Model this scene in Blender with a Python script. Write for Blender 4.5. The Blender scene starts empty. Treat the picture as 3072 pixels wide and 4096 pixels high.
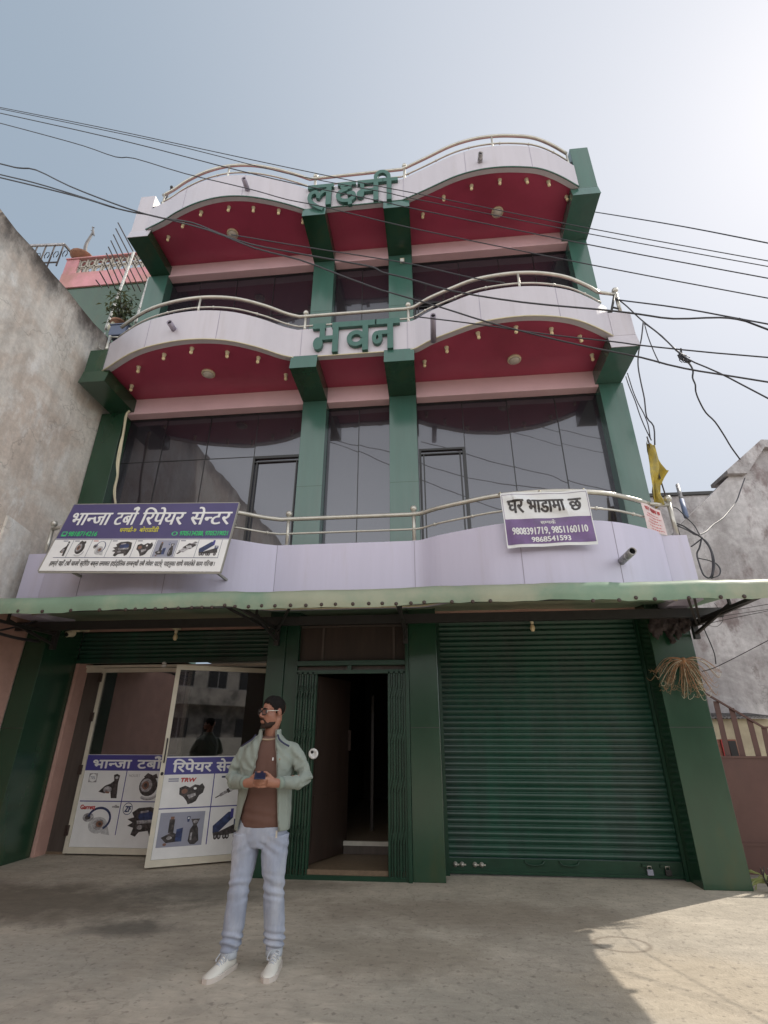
import bpy, bmesh, math, random
from mathutils import Vector, Matrix, noise
R = math.radians
random.seed(7)
sc = bpy.context.scene
COL = sc.collection

# ---------------------------------------------------------------- camera
CAM = Vector((0, 0, 1.45)); PITCH = R(23.967); YAW = R(5.6086)
FWD = Vector((-math.sin(YAW)*math.cos(PITCH), math.cos(YAW)*math.cos(PITCH), math.sin(PITCH)))
RGT = Vector((math.cos(YAW), math.sin(YAW), 0)); UPV = RGT.cross(FWD)
cd = bpy.data.cameras.new('camera'); cd.sensor_fit = 'HORIZONTAL'; cd.sensor_width = 36
cd.lens = 36*2000/3072; cd.clip_start = 0.05; cd.clip_end = 2000
cam = bpy.data.objects.new('camera', cd); COL.objects.link(cam)
cam.matrix_world = Matrix(((RGT.x, UPV.x, -FWD.x, CAM.x), (RGT.y, UPV.y, -FWD.y, CAM.y), (RGT.z, UPV.z, -FWD.z, CAM.z), (0, 0, 0, 1)))
sc.camera = cam

# ---------------------------------------------------------------- sky and sun
SUN_EL = R(46.5); SUN_AZ = R(57.5)            # azimuth from +Y towards +X
w = bpy.data.worlds.new('World'); sc.world = w; w.use_nodes = True
nt = w.node_tree; bg = nt.nodes['Background']
sky = nt.nodes.new('ShaderNodeTexSky'); sky.sky_type = 'NISHITA'; sky.sun_disc = False
sky.sun_elevation = SUN_EL; sky.sun_rotation = SUN_AZ
sky.air_density = 1.0; sky.dust_density = 2.0; sky.ozone_density = 1.5; sky.altitude = 100
nt.links.new(sky.outputs[0], bg.inputs[0]); bg.inputs[1].default_value = 0.010
# milky haze over the whole sky, with an unseen brighter bank added behind the camera to lift the facade
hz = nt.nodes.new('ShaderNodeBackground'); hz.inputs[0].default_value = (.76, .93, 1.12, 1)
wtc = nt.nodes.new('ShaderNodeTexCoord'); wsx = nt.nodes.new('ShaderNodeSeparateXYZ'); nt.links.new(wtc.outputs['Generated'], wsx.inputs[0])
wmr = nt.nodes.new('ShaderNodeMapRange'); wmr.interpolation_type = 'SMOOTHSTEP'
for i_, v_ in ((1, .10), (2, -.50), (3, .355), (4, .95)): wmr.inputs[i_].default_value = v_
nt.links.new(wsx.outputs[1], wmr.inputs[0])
wlo = nt.nodes.new('ShaderNodeMapRange')          # the added bright bank is strongest low over the street
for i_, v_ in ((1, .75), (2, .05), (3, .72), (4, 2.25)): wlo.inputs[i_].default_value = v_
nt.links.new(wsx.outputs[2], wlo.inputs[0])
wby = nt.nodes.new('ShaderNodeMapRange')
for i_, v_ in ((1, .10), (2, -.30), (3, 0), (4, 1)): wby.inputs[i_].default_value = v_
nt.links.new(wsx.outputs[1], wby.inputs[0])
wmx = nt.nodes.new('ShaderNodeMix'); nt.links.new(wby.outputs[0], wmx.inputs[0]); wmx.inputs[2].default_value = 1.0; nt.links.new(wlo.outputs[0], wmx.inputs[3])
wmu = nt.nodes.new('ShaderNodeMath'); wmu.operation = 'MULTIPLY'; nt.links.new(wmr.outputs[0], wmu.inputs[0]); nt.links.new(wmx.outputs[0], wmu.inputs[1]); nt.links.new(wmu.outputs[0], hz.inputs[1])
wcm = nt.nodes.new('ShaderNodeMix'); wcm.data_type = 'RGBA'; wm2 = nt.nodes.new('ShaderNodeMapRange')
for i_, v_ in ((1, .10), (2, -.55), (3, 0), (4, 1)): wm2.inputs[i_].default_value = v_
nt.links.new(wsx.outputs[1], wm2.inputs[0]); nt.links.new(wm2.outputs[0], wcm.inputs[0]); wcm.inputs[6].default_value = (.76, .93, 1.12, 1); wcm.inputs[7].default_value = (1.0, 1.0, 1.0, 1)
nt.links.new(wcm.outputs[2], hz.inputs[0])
# wide pale forward-scatter of the haze around the sun
hs = nt.nodes.new('ShaderNodeBackground'); hs.inputs[0].default_value = (.33, .285, .265, 1)
wdt = nt.nodes.new('ShaderNodeVectorMath'); wdt.operation = 'DOT_PRODUCT'; nt.links.new(wtc.outputs['Generated'], wdt.inputs[0]); wdt.inputs[1].default_value = (math.sin(SUN_AZ)*math.cos(SUN_EL), math.cos(SUN_AZ)*math.cos(SUN_EL), math.sin(SUN_EL))
wsr = nt.nodes.new('ShaderNodeMapRange'); wsr.inputs[1].default_value = .30; wsr.inputs[2].default_value = 1.0; nt.links.new(wdt.outputs['Value'], wsr.inputs[0])
wpw = nt.nodes.new('ShaderNodeMath'); wpw.operation = 'POWER'; nt.links.new(wsr.outputs[0], wpw.inputs[0]); wpw.inputs[1].default_value = 1.9; nt.links.new(wpw.outputs[0], hs.inputs[1])
wa0 = nt.nodes.new('ShaderNodeAddShader'); nt.links.new(bg.outputs[0], wa0.inputs[0]); nt.links.new(hs.outputs[0], wa0.inputs[1])
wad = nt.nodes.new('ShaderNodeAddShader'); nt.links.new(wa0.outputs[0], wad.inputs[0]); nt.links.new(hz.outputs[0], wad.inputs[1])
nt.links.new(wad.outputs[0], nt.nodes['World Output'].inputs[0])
sl = bpy.data.lights.new('sun', 'SUN'); sl.energy = 3.2; sl.angle = R(0.6); sl.color = (1.0, 0.93, 0.82)
so = bpy.data.objects.new('sun', sl); COL.objects.link(so)
sdir = Vector((math.sin(SUN_AZ)*math.cos(SUN_EL), math.cos(SUN_AZ)*math.cos(SUN_EL), math.sin(SUN_EL)))
so.rotation_euler = (-sdir).to_track_quat('-Z', 'Y').to_euler(); so.location = sdir*40
sc.view_settings.view_transform = 'Standard'; sc.view_settings.look = 'None'
sc.view_settings.exposure = 0.33; sc.view_settings.gamma = 1.0
try: sc.view_settings.use_curve_mapping = False
except Exception: pass
sc.cycles.max_bounces = 8; sc.cycles.use_denoising = True

# ---------------------------------------------------------------- helpers
def at(px, py, X=None, Y=None, Z=None):
    """point of the place seen at pixel (px,py) of the 3072x4096 survey picture on a given plane"""
    d = RGT*((px-1536)/2000) - UPV*((py-2048)/2000) + FWD
    t = (X-CAM.x)/d.x if X is not None else (Y-CAM.y)/d.y if Y is not None else (Z-CAM.z)/d.z
    return CAM + d*t
def zf(x0, y0, s): return lambda x, y: (x0+x*s, y0+y*s)
Q1 = zf(0, 400, .92586); Q2 = zf(1536, 400, .92586); Q3 = zf(0, 1500, .92586); Q4 = zf(1536, 1500, .92586)

WLOC = {}
def tag(o, label=None, cat=None, group=None, kind=None):
    if label: o['label'] = label
    if cat: o['category'] = cat
    if group: o['group'] = group
    if kind: o['kind'] = kind
    return o
def thing(name, label, cat, loc=(0, 0, 0), group=None):
    o = bpy.data.objects.new(name, None); COL.objects.link(o); o.location = loc
    o.empty_display_size = .1; WLOC[o.name] = Vector(loc)
    return tag(o, label, cat, group)

class MB:
    def __init__(s): s.v = []; s.f = []; s.m = []; s.sm = []
    def add(s, vs, fs, mi=0, smooth=False):
        n = len(s.v); s.v += [tuple(p) for p in vs]
        for f in fs: s.f.append([i+n for i in f]); s.m.append(mi); s.sm.append(smooth)
        return s
    def box(s, x0, x1, y0, y1, z0, z1, mi=0, bev=0.0):
        if bev > 0:
            bm = bmesh.new(); bmesh.ops.create_cube(bm, size=1)
            for v in bm.verts: v.co = Vector(((x0+x1)/2+v.co.x*(x1-x0), (y0+y1)/2+v.co.y*(y1-y0), (z0+z1)/2+v.co.z*(z1-z0)))
            bmesh.ops.bevel(bm, geom=bm.edges[:], offset=bev, segments=2, affect='EDGES', profile=.5)
            s.bm(bm, mi); return s
        vs = [(x, y, z) for z in (z0, z1) for y in (y0, y1) for x in (x0, x1)]
        return s.add(vs, [(0, 2, 3, 1), (4, 5, 7, 6), (0, 1, 5, 4), (2, 6, 7, 3), (0, 4, 6, 2), (1, 3, 7, 5)], mi)
    def bm(s, bm, mi=0, smooth=False):
        bm.verts.index_update(); s.add([v.co[:] for v in bm.verts], [[v.index for v in f.verts] for f in bm.faces], mi, smooth); bm.free(); return s
    def beam(s, a, b, w, h=None, mi=0, up=(0, 0, 1)):
        a, b = Vector(a), Vector(b); h = h or w; d = (b-a).normalized(); u = Vector(up)
        if abs(d.dot(u)) > .98: u = Vector((0, 1, 0))
        r = d.cross(u).normalized()*w/2; u = r.cross(d).normalized()*h/2
        vs = [p+q for p in (a, b) for q in (-r-u, r-u, r+u, -r+u)]
        return s.add(vs, [(3, 2, 1, 0), (4, 5, 6, 7), (0, 1, 5, 4), (1, 2, 6, 5), (2, 3, 7, 6), (3, 0, 4, 7)], mi)
    def tube(s, pts, r, n=8, mi=0, cap=True, flat=1.0, side=None):
        pts = [Vector(p) for p in pts]; k = len(pts); rs = r if isinstance(r, (list, tuple)) else [r]*k
        t0 = (pts[1]-pts[0]).normalized(); u = Vector(side) if side else (Vector((0, 0, 1)) if abs(t0.z) < .9 else Vector((1, 0, 0)))
        rings = []
        for i, p in enumerate(pts):
            t = (pts[min(i+1, k-1)]-pts[max(i-1, 0)]).normalized()
            u = (u-t*u.dot(t)).normalized(); b = t.cross(u)
            rings.append([p+(u*math.cos(a)*flat+b*math.sin(a))*rs[i] for a in (2*math.pi*j/n for j in range(n))])
        return s.loft(rings, cap, mi, True)
    def loft(s, rings, cap=True, mi=0, smooth=True, closed=True):
        n = len(rings[0]); vs = [p for r_ in rings for p in r_]; fs = []
        for i in range(len(rings)-1):
            for j in range(n if closed else n-1):
                k = (j+1) % n; fs.append((i*n+j, i*n+k, (i+1)*n+k, (i+1)*n+j))
        if cap and closed: fs.append(tuple(range(n))[::-1]); fs.append(tuple((len(rings)-1)*n+j for j in range(n)))
        return s.add(vs, fs, mi, smooth)
    def ball(s, c, r, mi=0, nu=14, nv=9, rot=None):
        c = Vector(c); r = (r, r, r) if isinstance(r, (int, float)) else r
        vs = []; fs = []
        for i in range(nv+1):
            ph = math.pi*i/nv
            for j in range(nu):
                th = 2*math.pi*j/nu
                p = Vector((r[0]*math.sin(ph)*math.cos(th), r[1]*math.sin(ph)*math.sin(th), r[2]*math.cos(ph)))
                vs.append(c+(rot @ p if rot else p))
        for i in range(nv):
            for j in range(nu):
                k = (j+1) % nu; fs.append((i*nu+j, (i+1)*nu+j, (i+1)*nu+k, i*nu+k))
        return s.add(vs, fs, mi, True)
    def lathe(s, c, prof, n=16, mi=0, axis='z'):
        c = Vector(c); rings = []
        for r_, h in prof:
            ring = []
            for j in range(n):
                a = 2*math.pi*j/n; x, y = r_*math.cos(a), r_*math.sin(a)
                ring.append(c+(Vector((x, y, h)) if axis == 'z' else Vector((x, -h, y)) if axis == 'y' else Vector((h, x, y))))
            rings.append(ring)
        return s.loft(rings, True, mi, True)
    def prism(s, poly, a, b, plane='yz', mi=0):
        """poly in a plane, extruded from a to b along the third axis"""
        def P(p, t): return (t, p[0], p[1]) if plane == 'yz' else (p[0], t, p[1]) if plane == 'xz' else (p[0], p[1], t)
        n = len(poly); vs = [P(p, a) for p in poly]+[P(p, b) for p in poly]
        return s.add(vs, [tuple(range(n))[::-1], tuple(range(n, 2*n))]+[(i, (i+1) % n, n+(i+1) % n, n+i) for i in range(n)], mi)
    def mesh(s, name, mats, off=Vector((0, 0, 0))):
        me = bpy.data.meshes.new(name); me.from_pydata([(p[0]-off[0], p[1]-off[1], p[2]-off[2]) for p in s.v], [], s.f)
        for m in (mats if isinstance(mats, (list, tuple)) else [mats]): me.materials.append(m)
        me.polygons.foreach_set('material_index', s.m); me.polygons.foreach_set('use_smooth', s.sm)
        bm = bmesh.new(); bm.from_mesh(me); bmesh.ops.recalc_face_normals(bm, faces=bm.faces[:]); bm.to_mesh(me); bm.free()
        me.update(); return me
    def build(s, name, mats, parent=None, base=None):
        if base is None:
            xs, ys, zs = zip(*s.v); base = ((min(xs)+max(xs))/2, (min(ys)+max(ys))/2, min(zs))
        base = Vector(base)
        o = bpy.data.objects.new(name, s.mesh(name, mats, base)); COL.objects.link(o)
        place(o, base, parent); return o
def place(o, base, parent):
    WLOC[o.name] = Vector(base)
    if parent: o.parent = parent; o.location = Vector(base)-WLOC[parent.name]
    else: o.location = base
def dup(root, loc, label=None):
    r = root.copy(); COL.objects.link(r); r.location = loc; WLOC[r.name] = Vector(loc)
    if label: r['label'] = label
    for ch in list(root.children):
        c = ch.copy(); COL.objects.link(c); c.parent = r
        for g in list(ch.children):
            d = g.copy(); COL.objects.link(d); d.parent = c
    return r
def smooth_pts(pts, n=4):
    pts = [Vector(p) for p in pts]
    if len(pts) < 3: return pts
    out = []; e = [pts[0]*2-pts[1]]+pts+[pts[-1]*2-pts[-2]]
    for i in range(1, len(e)-2):
        p0, p1, p2, p3 = e[i-1:i+3]
        for j in range(n):
            t = j/n
            out.append(.5*((2*p1)+(p2-p0)*t+(2*p0-5*p1+4*p2-p3)*t*t+(3*p1-p0-3*p2+p3)*t**3))
    return out+[pts[-1]]
def remesh(mb, voxel, smooth=4, fac=.5, disp=None):
    """fuse overlapping closed shapes of a mesh builder into one continuous surface"""
    me = mb.mesh('fuse', [])
    o = bpy.data.objects.new('fuse', me); COL.objects.link(o)
    md = o.modifiers.new('r', 'REMESH'); md.mode = 'VOXEL'; md.voxel_size = voxel; md.use_smooth_shade = True
    sm = o.modifiers.new('s', 'SMOOTH'); sm.iterations = smooth; sm.factor = fac
    bpy.context.view_layer.update()
    ev = o.evaluated_get(bpy.context.evaluated_depsgraph_get())
    m2 = bpy.data.meshes.new_from_object(ev)
    bpy.data.objects.remove(o); bpy.data.meshes.remove(me)
    if disp:
        ns = [v.normal.copy() for v in m2.vertices]
        for v, n in zip(m2.vertices, ns): v.co += n*disp(v.co)
    out = MB(); out.add([v.co[:] for v in m2.vertices], [list(p.vertices) for p in m2.polygons], 0, True)
    bpy.data.meshes.remove(m2); return out

# ---------------------------------------------------------------- materials
def nn(t, typ, **k):
    n = t.nodes.new(typ)
    for a, b in k.items(): setattr(n, a, b)
    return n
def pm(name, col, rough=.5, amp=.08, scale=3.0, bump=0.0, bscale=40.0, metal=0.0, col2=None, spec=.5, thr=(.4, .65), ramp_scale=None, stretch=None, rvar=0.0, warp=0.0):
    """principled paint with uneven tone; col2 = blotches of a second colour"""
    m = bpy.data.materials.new(name); m.use_nodes = True; t = m.node_tree; b = t.nodes['Principled BSDF']
    tc = nn(t, 'ShaderNodeTexCoord'); src = tc.outputs['Object']
    if stretch:
        mp = nn(t, 'ShaderNodeMapping'); mp.inputs['Scale'].default_value = stretch; t.links.new(src, mp.inputs[0]); src = mp.outputs[0]
    nz = nn(t, 'ShaderNodeTexNoise'); nz.inputs['Scale'].default_value = scale; nz.inputs['Detail'].default_value = 6; nz.inputs['Roughness'].default_value = .6
    nz.inputs['Distortion'].default_value = warp
    t.links.new(src, nz.inputs['Vector'])
    mr = nn(t, 'ShaderNodeMapRange'); mr.inputs[1].default_value = .3; mr.inputs[2].default_value = .7; mr.inputs[3].default_value = 1-amp; mr.inputs[4].default_value = 1+amp
    t.links.new(nz.outputs[0], mr.inputs[0])
    base = nn(t, 'ShaderNodeRGB'); base.outputs[0].default_value = (*col, 1); cur = base.outputs[0]
    if col2:
        n2 = nn(t, 'ShaderNodeTexNoise'); n2.inputs['Scale'].default_value = ramp_scale or scale*.6; n2.inputs['Detail'].default_value = 8; n2.inputs['Roughness'].default_value = .65
        n2.inputs['Distortion'].default_value = warp
        t.links.new(src, n2.inputs['Vector'])
        r2 = nn(t, 'ShaderNodeMapRange'); r2.interpolation_type = 'SMOOTHSTEP'; r2.inputs[1].default_value = thr[0]; r2.inputs[2].default_value = thr[1]
        t.links.new(n2.outputs[0], r2.inputs[0])
        mx = nn(t, 'ShaderNodeMix', data_type='RGBA'); t.links.new(r2.outputs[0], mx.inputs[0]); t.links.new(cur, mx.inputs[6]); mx.inputs[7].default_value = (*col2, 1); cur = mx.outputs[2]
    vm = nn(t, 'ShaderNodeVectorMath', operation='MULTIPLY'); t.links.new(cur, vm.inputs[0]); t.links.new(mr.outputs[0], vm.inputs[1])
    t.links.new(vm.outputs[0], b.inputs['Base Color'])
    b.inputs['Roughness'].default_value = rough; b.inputs['Metallic'].default_value = metal
    b.inputs['Specular IOR Level'].default_value = spec
    if rvar:
        m3 = nn(t, 'ShaderNodeMapRange'); m3.inputs[3].default_value = max(.02, rough-rvar); m3.inputs[4].default_value = min(1, rough+rvar)
        t.links.new(nz.outputs[0], m3.inputs[0]); t.links.new(m3.outputs[0], b.inputs['Roughness'])
    if bump:
        n3 = nn(t, 'ShaderNodeTexNoise'); n3.inputs['Scale'].default_value = bscale; n3.inputs['Detail'].default_value = 5
        t.links.new(src, n3.inputs['Vector'])
        bp = nn(t, 'ShaderNodeBump'); bp.inputs['Strength'].default_value = 1; bp.inputs['Distance'].default_value = bump
        t.links.new(n3.outputs[0], bp.inputs['Height']); t.links.new(bp.outputs[0], b.inputs['Normal'])
    return m
M = {}
M['green'] = pm('green_cladding', (.013, .052, .027), .22, .18, 1.2, spec=.8, bump=.0012, bscale=3, rvar=.08, col2=(.026, .048, .020), ramp_scale=1.1, thr=(.50, .72), stretch=(1.6, 1.6, .7))
M['green_up'] = pm('teal_sky_lit_cladding', (.044, .118, .094), .20, .10, 1.2, spec=.8, bump=.0012, bscale=3, col2=(.052, .112, .092), stretch=(4, 4, .4))  # green cladding again, lightened in colour for the sky the upper panels reflect
M['green_paint'] = pm('green_paint', (.008, .040, .022), .34, .2, 6, bump=.0006, bscale=60)
M['shutter'] = pm('shutter_paint', (.010, .054, .034), .38, .25, 3, stretch=(1.2, 1, .35), col2=(.020, .046, .036), rvar=.1, bump=.002, bscale=6)
M['lilac'] = pm('lilac_cladding', (.525, .495, .625), .38, .04, 1.5, bump=.001, bscale=2.5, col2=(.475, .44, .535), ramp_scale=1.6, thr=(.50, .78), stretch=(3, 3, .3))
M['white_lilac'] = pm('pale_cladding', (.50, .47, .515), .34, .04, 1.5, bump=.001, bscale=2.5, col2=(.45, .415, .44), ramp_scale=1.6, thr=(.50, .78), stretch=(3, 3, .3))
M['seam'] = pm('panel_joint', (.30, .27, .34), .6, .1)
M['trim'] = pm('cream_edge_trim', (.55, .50, .36), .4, .08)
M['red'] = pm('maroon_soffit', (.36, .055, .105), .32, .10, 1.0, col2=(.30, .048, .085), thr=(.45, .7), bump=.001, bscale=2.5)
M['pink'] = pm('pink_paint', (.68, .47, .51), .45, .06, 2)
M['pinkwall'] = pm('faded_pink_plaster', (.50, .30, .25), .8, .12, 4, bump=.002, bscale=50)
M['steel'] = pm('cream_steel_rail', (.50, .48, .43), .32, .12, 8, metal=.55)
M['alu'] = pm('pale_aluminium', (.62, .58, .48), .45, .08, 6, metal=.1)
M['cream'] = pm('cream_plastic', (.65, .58, .42), .4, .06, 10)
M['bulb'] = pm('bulb_plastic', (.75, .62, .38), .3, .1, 20)
M['lampglass'] = pm('frosted_lamp', (.50, .47, .42), .25, .1, 10)
M['dark'] = pm('dark_metal', (.025, .024, .024), .5, .2, 8)
M['black'] = pm('black_plastic', (.012, .012, .013), .35, .1, 8)
M['cable'] = pm('cable_rubber', (.035, .035, .042), .5, .1, 8)
M['wood'] = pm('dark_wood_panel', (.034, .022, .017), .45, .25, 3, stretch=(4, 4, .5), bump=.001, bscale=30)
M['wood_dk'] = pm('brown_laminate', (.075, .06, .052), .45, .2, 3, stretch=(5, 5, .6))
M['tan'] = pm('tan_terrazzo', (.16, .115, .075), .5, .2, 25)
M['marble'] = pm('pale_marble', (.5, .48, .42), .35, .1, 12)
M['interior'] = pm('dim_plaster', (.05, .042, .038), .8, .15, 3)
M['hinge'] = pm('brown_hinge', (.045, .028, .022), .5, .15, 20)
M['gatebrown'] = pm('brown_gate_paint', (.085, .035, .028), .5, .15, 2.5, col2=(.10, .045, .035), bump=.0006, bscale=40)
M['awning'] = pm('green_awning_sheet', (.24, .36, .26), .42, .14, 2.2, col2=(.36, .38, .28), ramp_scale=.55, thr=(.42, .62), bump=.004, bscale=5)
M['letter'] = pm('letter_teal', (.040, .115, .095), .4, .1, 6)
M['frame_grey'] = pm('sign_frame', (.30, .29, .26), .5, .1, 8)
M['white'] = pm('white_paint', (.72, .72, .72), .5, .05, 6)
M['offwhite'] = pm('off_white_vinyl', (.66, .67, .68), .45, .03, 6)
M['violet'] = pm('violet_print', (.062, .050, .15), .4, .08, 3)
M['violet_grey'] = pm('purple_vinyl', (.16, .085, .24), .4, .3, 2.5, col2=(.10, .085, .15), bump=.002, bscale=4)
M['blue'] = pm('blue_print', (.055, .05, .24), .4, .06, 3)
M['navy'] = pm('navy_print', (.02, .03, .09), .4, .3, 25, col2=(.035, .06, .16))
M['pblack'] = pm('charcoal_print', (.025, .021, .022), .4, .5, 30, col2=(.07, .06, .06), ramp_scale=22)
M['pgrey'] = pm('grey_print', (.22, .21, .22), .4, .5, 30, col2=(.42, .41, .42), ramp_scale=18)
M['plight'] = pm('silver_print', (.45, .45, .46), .4, .25, 25)
M['pbg'] = pm('blue_grey_print', (.28, .29, .36), .4, .08, 6)
M['pred'] = pm('red_print', (.45, .035, .035), .4, .1, 10)
M['pbrown'] = pm('copper_print', (.20, .10, .07), .4, .3, 25)
M['pyellow'] = pm('yellow_print', (.62, .58, .06), .4, .05, 10)
M['pgreen'] = pm('bright_green_print', (.04, .52, .16), .4, .05, 10)
M['pink_notice'] = pm('pale_pink_notice', (.62, .5, .5), .5, .1, 8)
M['yellow'] = pm('yellow_cloth', (.44, .33, .05), .7, .25, 6, col2=(.32, .28, .12))
M['straw'] = pm('dry_straw', (.30, .16, .08), .8, .35, 30)
M['rag'] = pm('dark_rag', (.035, .026, .026), .85, .3, 15)
M['leaf'] = pm('leaf_green', (.040, .065, .020), .6, .4, 8, col2=(.085, .08, .02))
M['leaf_pale'] = pm('pale_leaf', (.35, .40, .16), .5, .3, 12)
M['terracotta'] = pm('terracotta', (.28, .14, .09), .7, .2, 8)
M['rust'] = pm('rusty_iron', (.05, .04, .04), .7, .4, 20)
M['whitepaint_rod'] = pm('twisted_white_rod', (.5, .5, .48), .6, .3, 40, col2=(.2, .19, .18))
M['roof_dk'] = pm('weathered_tin', (.16, .15, .15), .6, .3, 4)
M['shed'] = pm('cream_plaster', (.52, .46, .32), .8, .15, 4, col2=(.40, .34, .24), bump=.002, bscale=40)
M['brick'] = pm('red_brick_infill', (.26, .10, .07), .8, .3, 20)

def glass_mat(name, col, refl, rough=.02, bumpd=.0):
    m = bpy.data.materials.new(name); m.use_nodes = True; t = m.node_tree; b = t.nodes['Principled BSDF']; out = t.nodes['Material Output']
    b.inputs['Base Color'].default_value = (*col, 1); b.inputs['Roughness'].default_value = .15
    g = nn(t, 'ShaderNodeBsdfGlossy'); g.inputs['Roughness'].default_value = rough; g.inputs['Color'].default_value = (.80, .84, .95, 1)
    mx = nn(t, 'ShaderNodeMixShader'); mx.inputs[0].default_value = refl
    t.links.new(b.outputs[0], mx.inputs[1]); t.links.new(g.outputs[0], mx.inputs[2]); t.links.new(mx.outputs[0], out.inputs[0])
    if bumpd:
        tc = nn(t, 'ShaderNodeTexCoord'); n3 = nn(t, 'ShaderNodeTexNoise'); n3.inputs['Scale'].default_value = 1.1; t.links.new(tc.outputs['Object'], n3.inputs['Vector'])
        bp = nn(t, 'ShaderNodeBump'); bp.inputs['Distance'].default_value = bumpd; t.links.new(n3.outputs[0], bp.inputs['Height'])
        t.links.new(bp.outputs[0], g.inputs['Normal'])
    return m
M['glass'] = glass_mat('tinted_glass', (.018, .014, .02), .085, .015, .004)
def clear_glass(name, tint, refl):
    m = bpy.data.materials.new(name); m.use_nodes = True; t = m.node_tree; t.nodes.remove(t.nodes['Principled BSDF']); out = t.nodes['Material Output']
    tr = nn(t, 'ShaderNodeBsdfTransparent'); tr.inputs[0].default_value = (*tint, 1)
    g = nn(t, 'ShaderNodeBsdfGlossy'); g.inputs['Roughness'].default_value = .02
    mx = nn(t, 'ShaderNodeMixShader'); mx.inputs[0].default_value = refl
    t.links.new(tr.outputs[0], mx.inputs[1]); t.links.new(g.outputs[0], mx.inputs[2]); t.links.new(mx.outputs[0], out.inputs[0]); return m
M['shopglass'] = clear_glass('shop_glass', (.5, .5, .52), .22)
# awning sheet lets a little light through
t = M['awning'].node_tree; b = t.nodes['Principled BSDF']; out = t.nodes['Material Output']
tl = nn(t, 'ShaderNodeBsdfTranslucent'); tl.inputs[0].default_value = (.10, .42, .22, 1)
mx = nn(t, 'ShaderNodeMixShader'); mx.inputs[0].default_value = .22
t.links.new(b.outputs[0], mx.inputs[1]); t.links.new(tl.outputs[0], mx.inputs[2]); t.links.new(mx.outputs[0], out.inputs[0])

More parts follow.
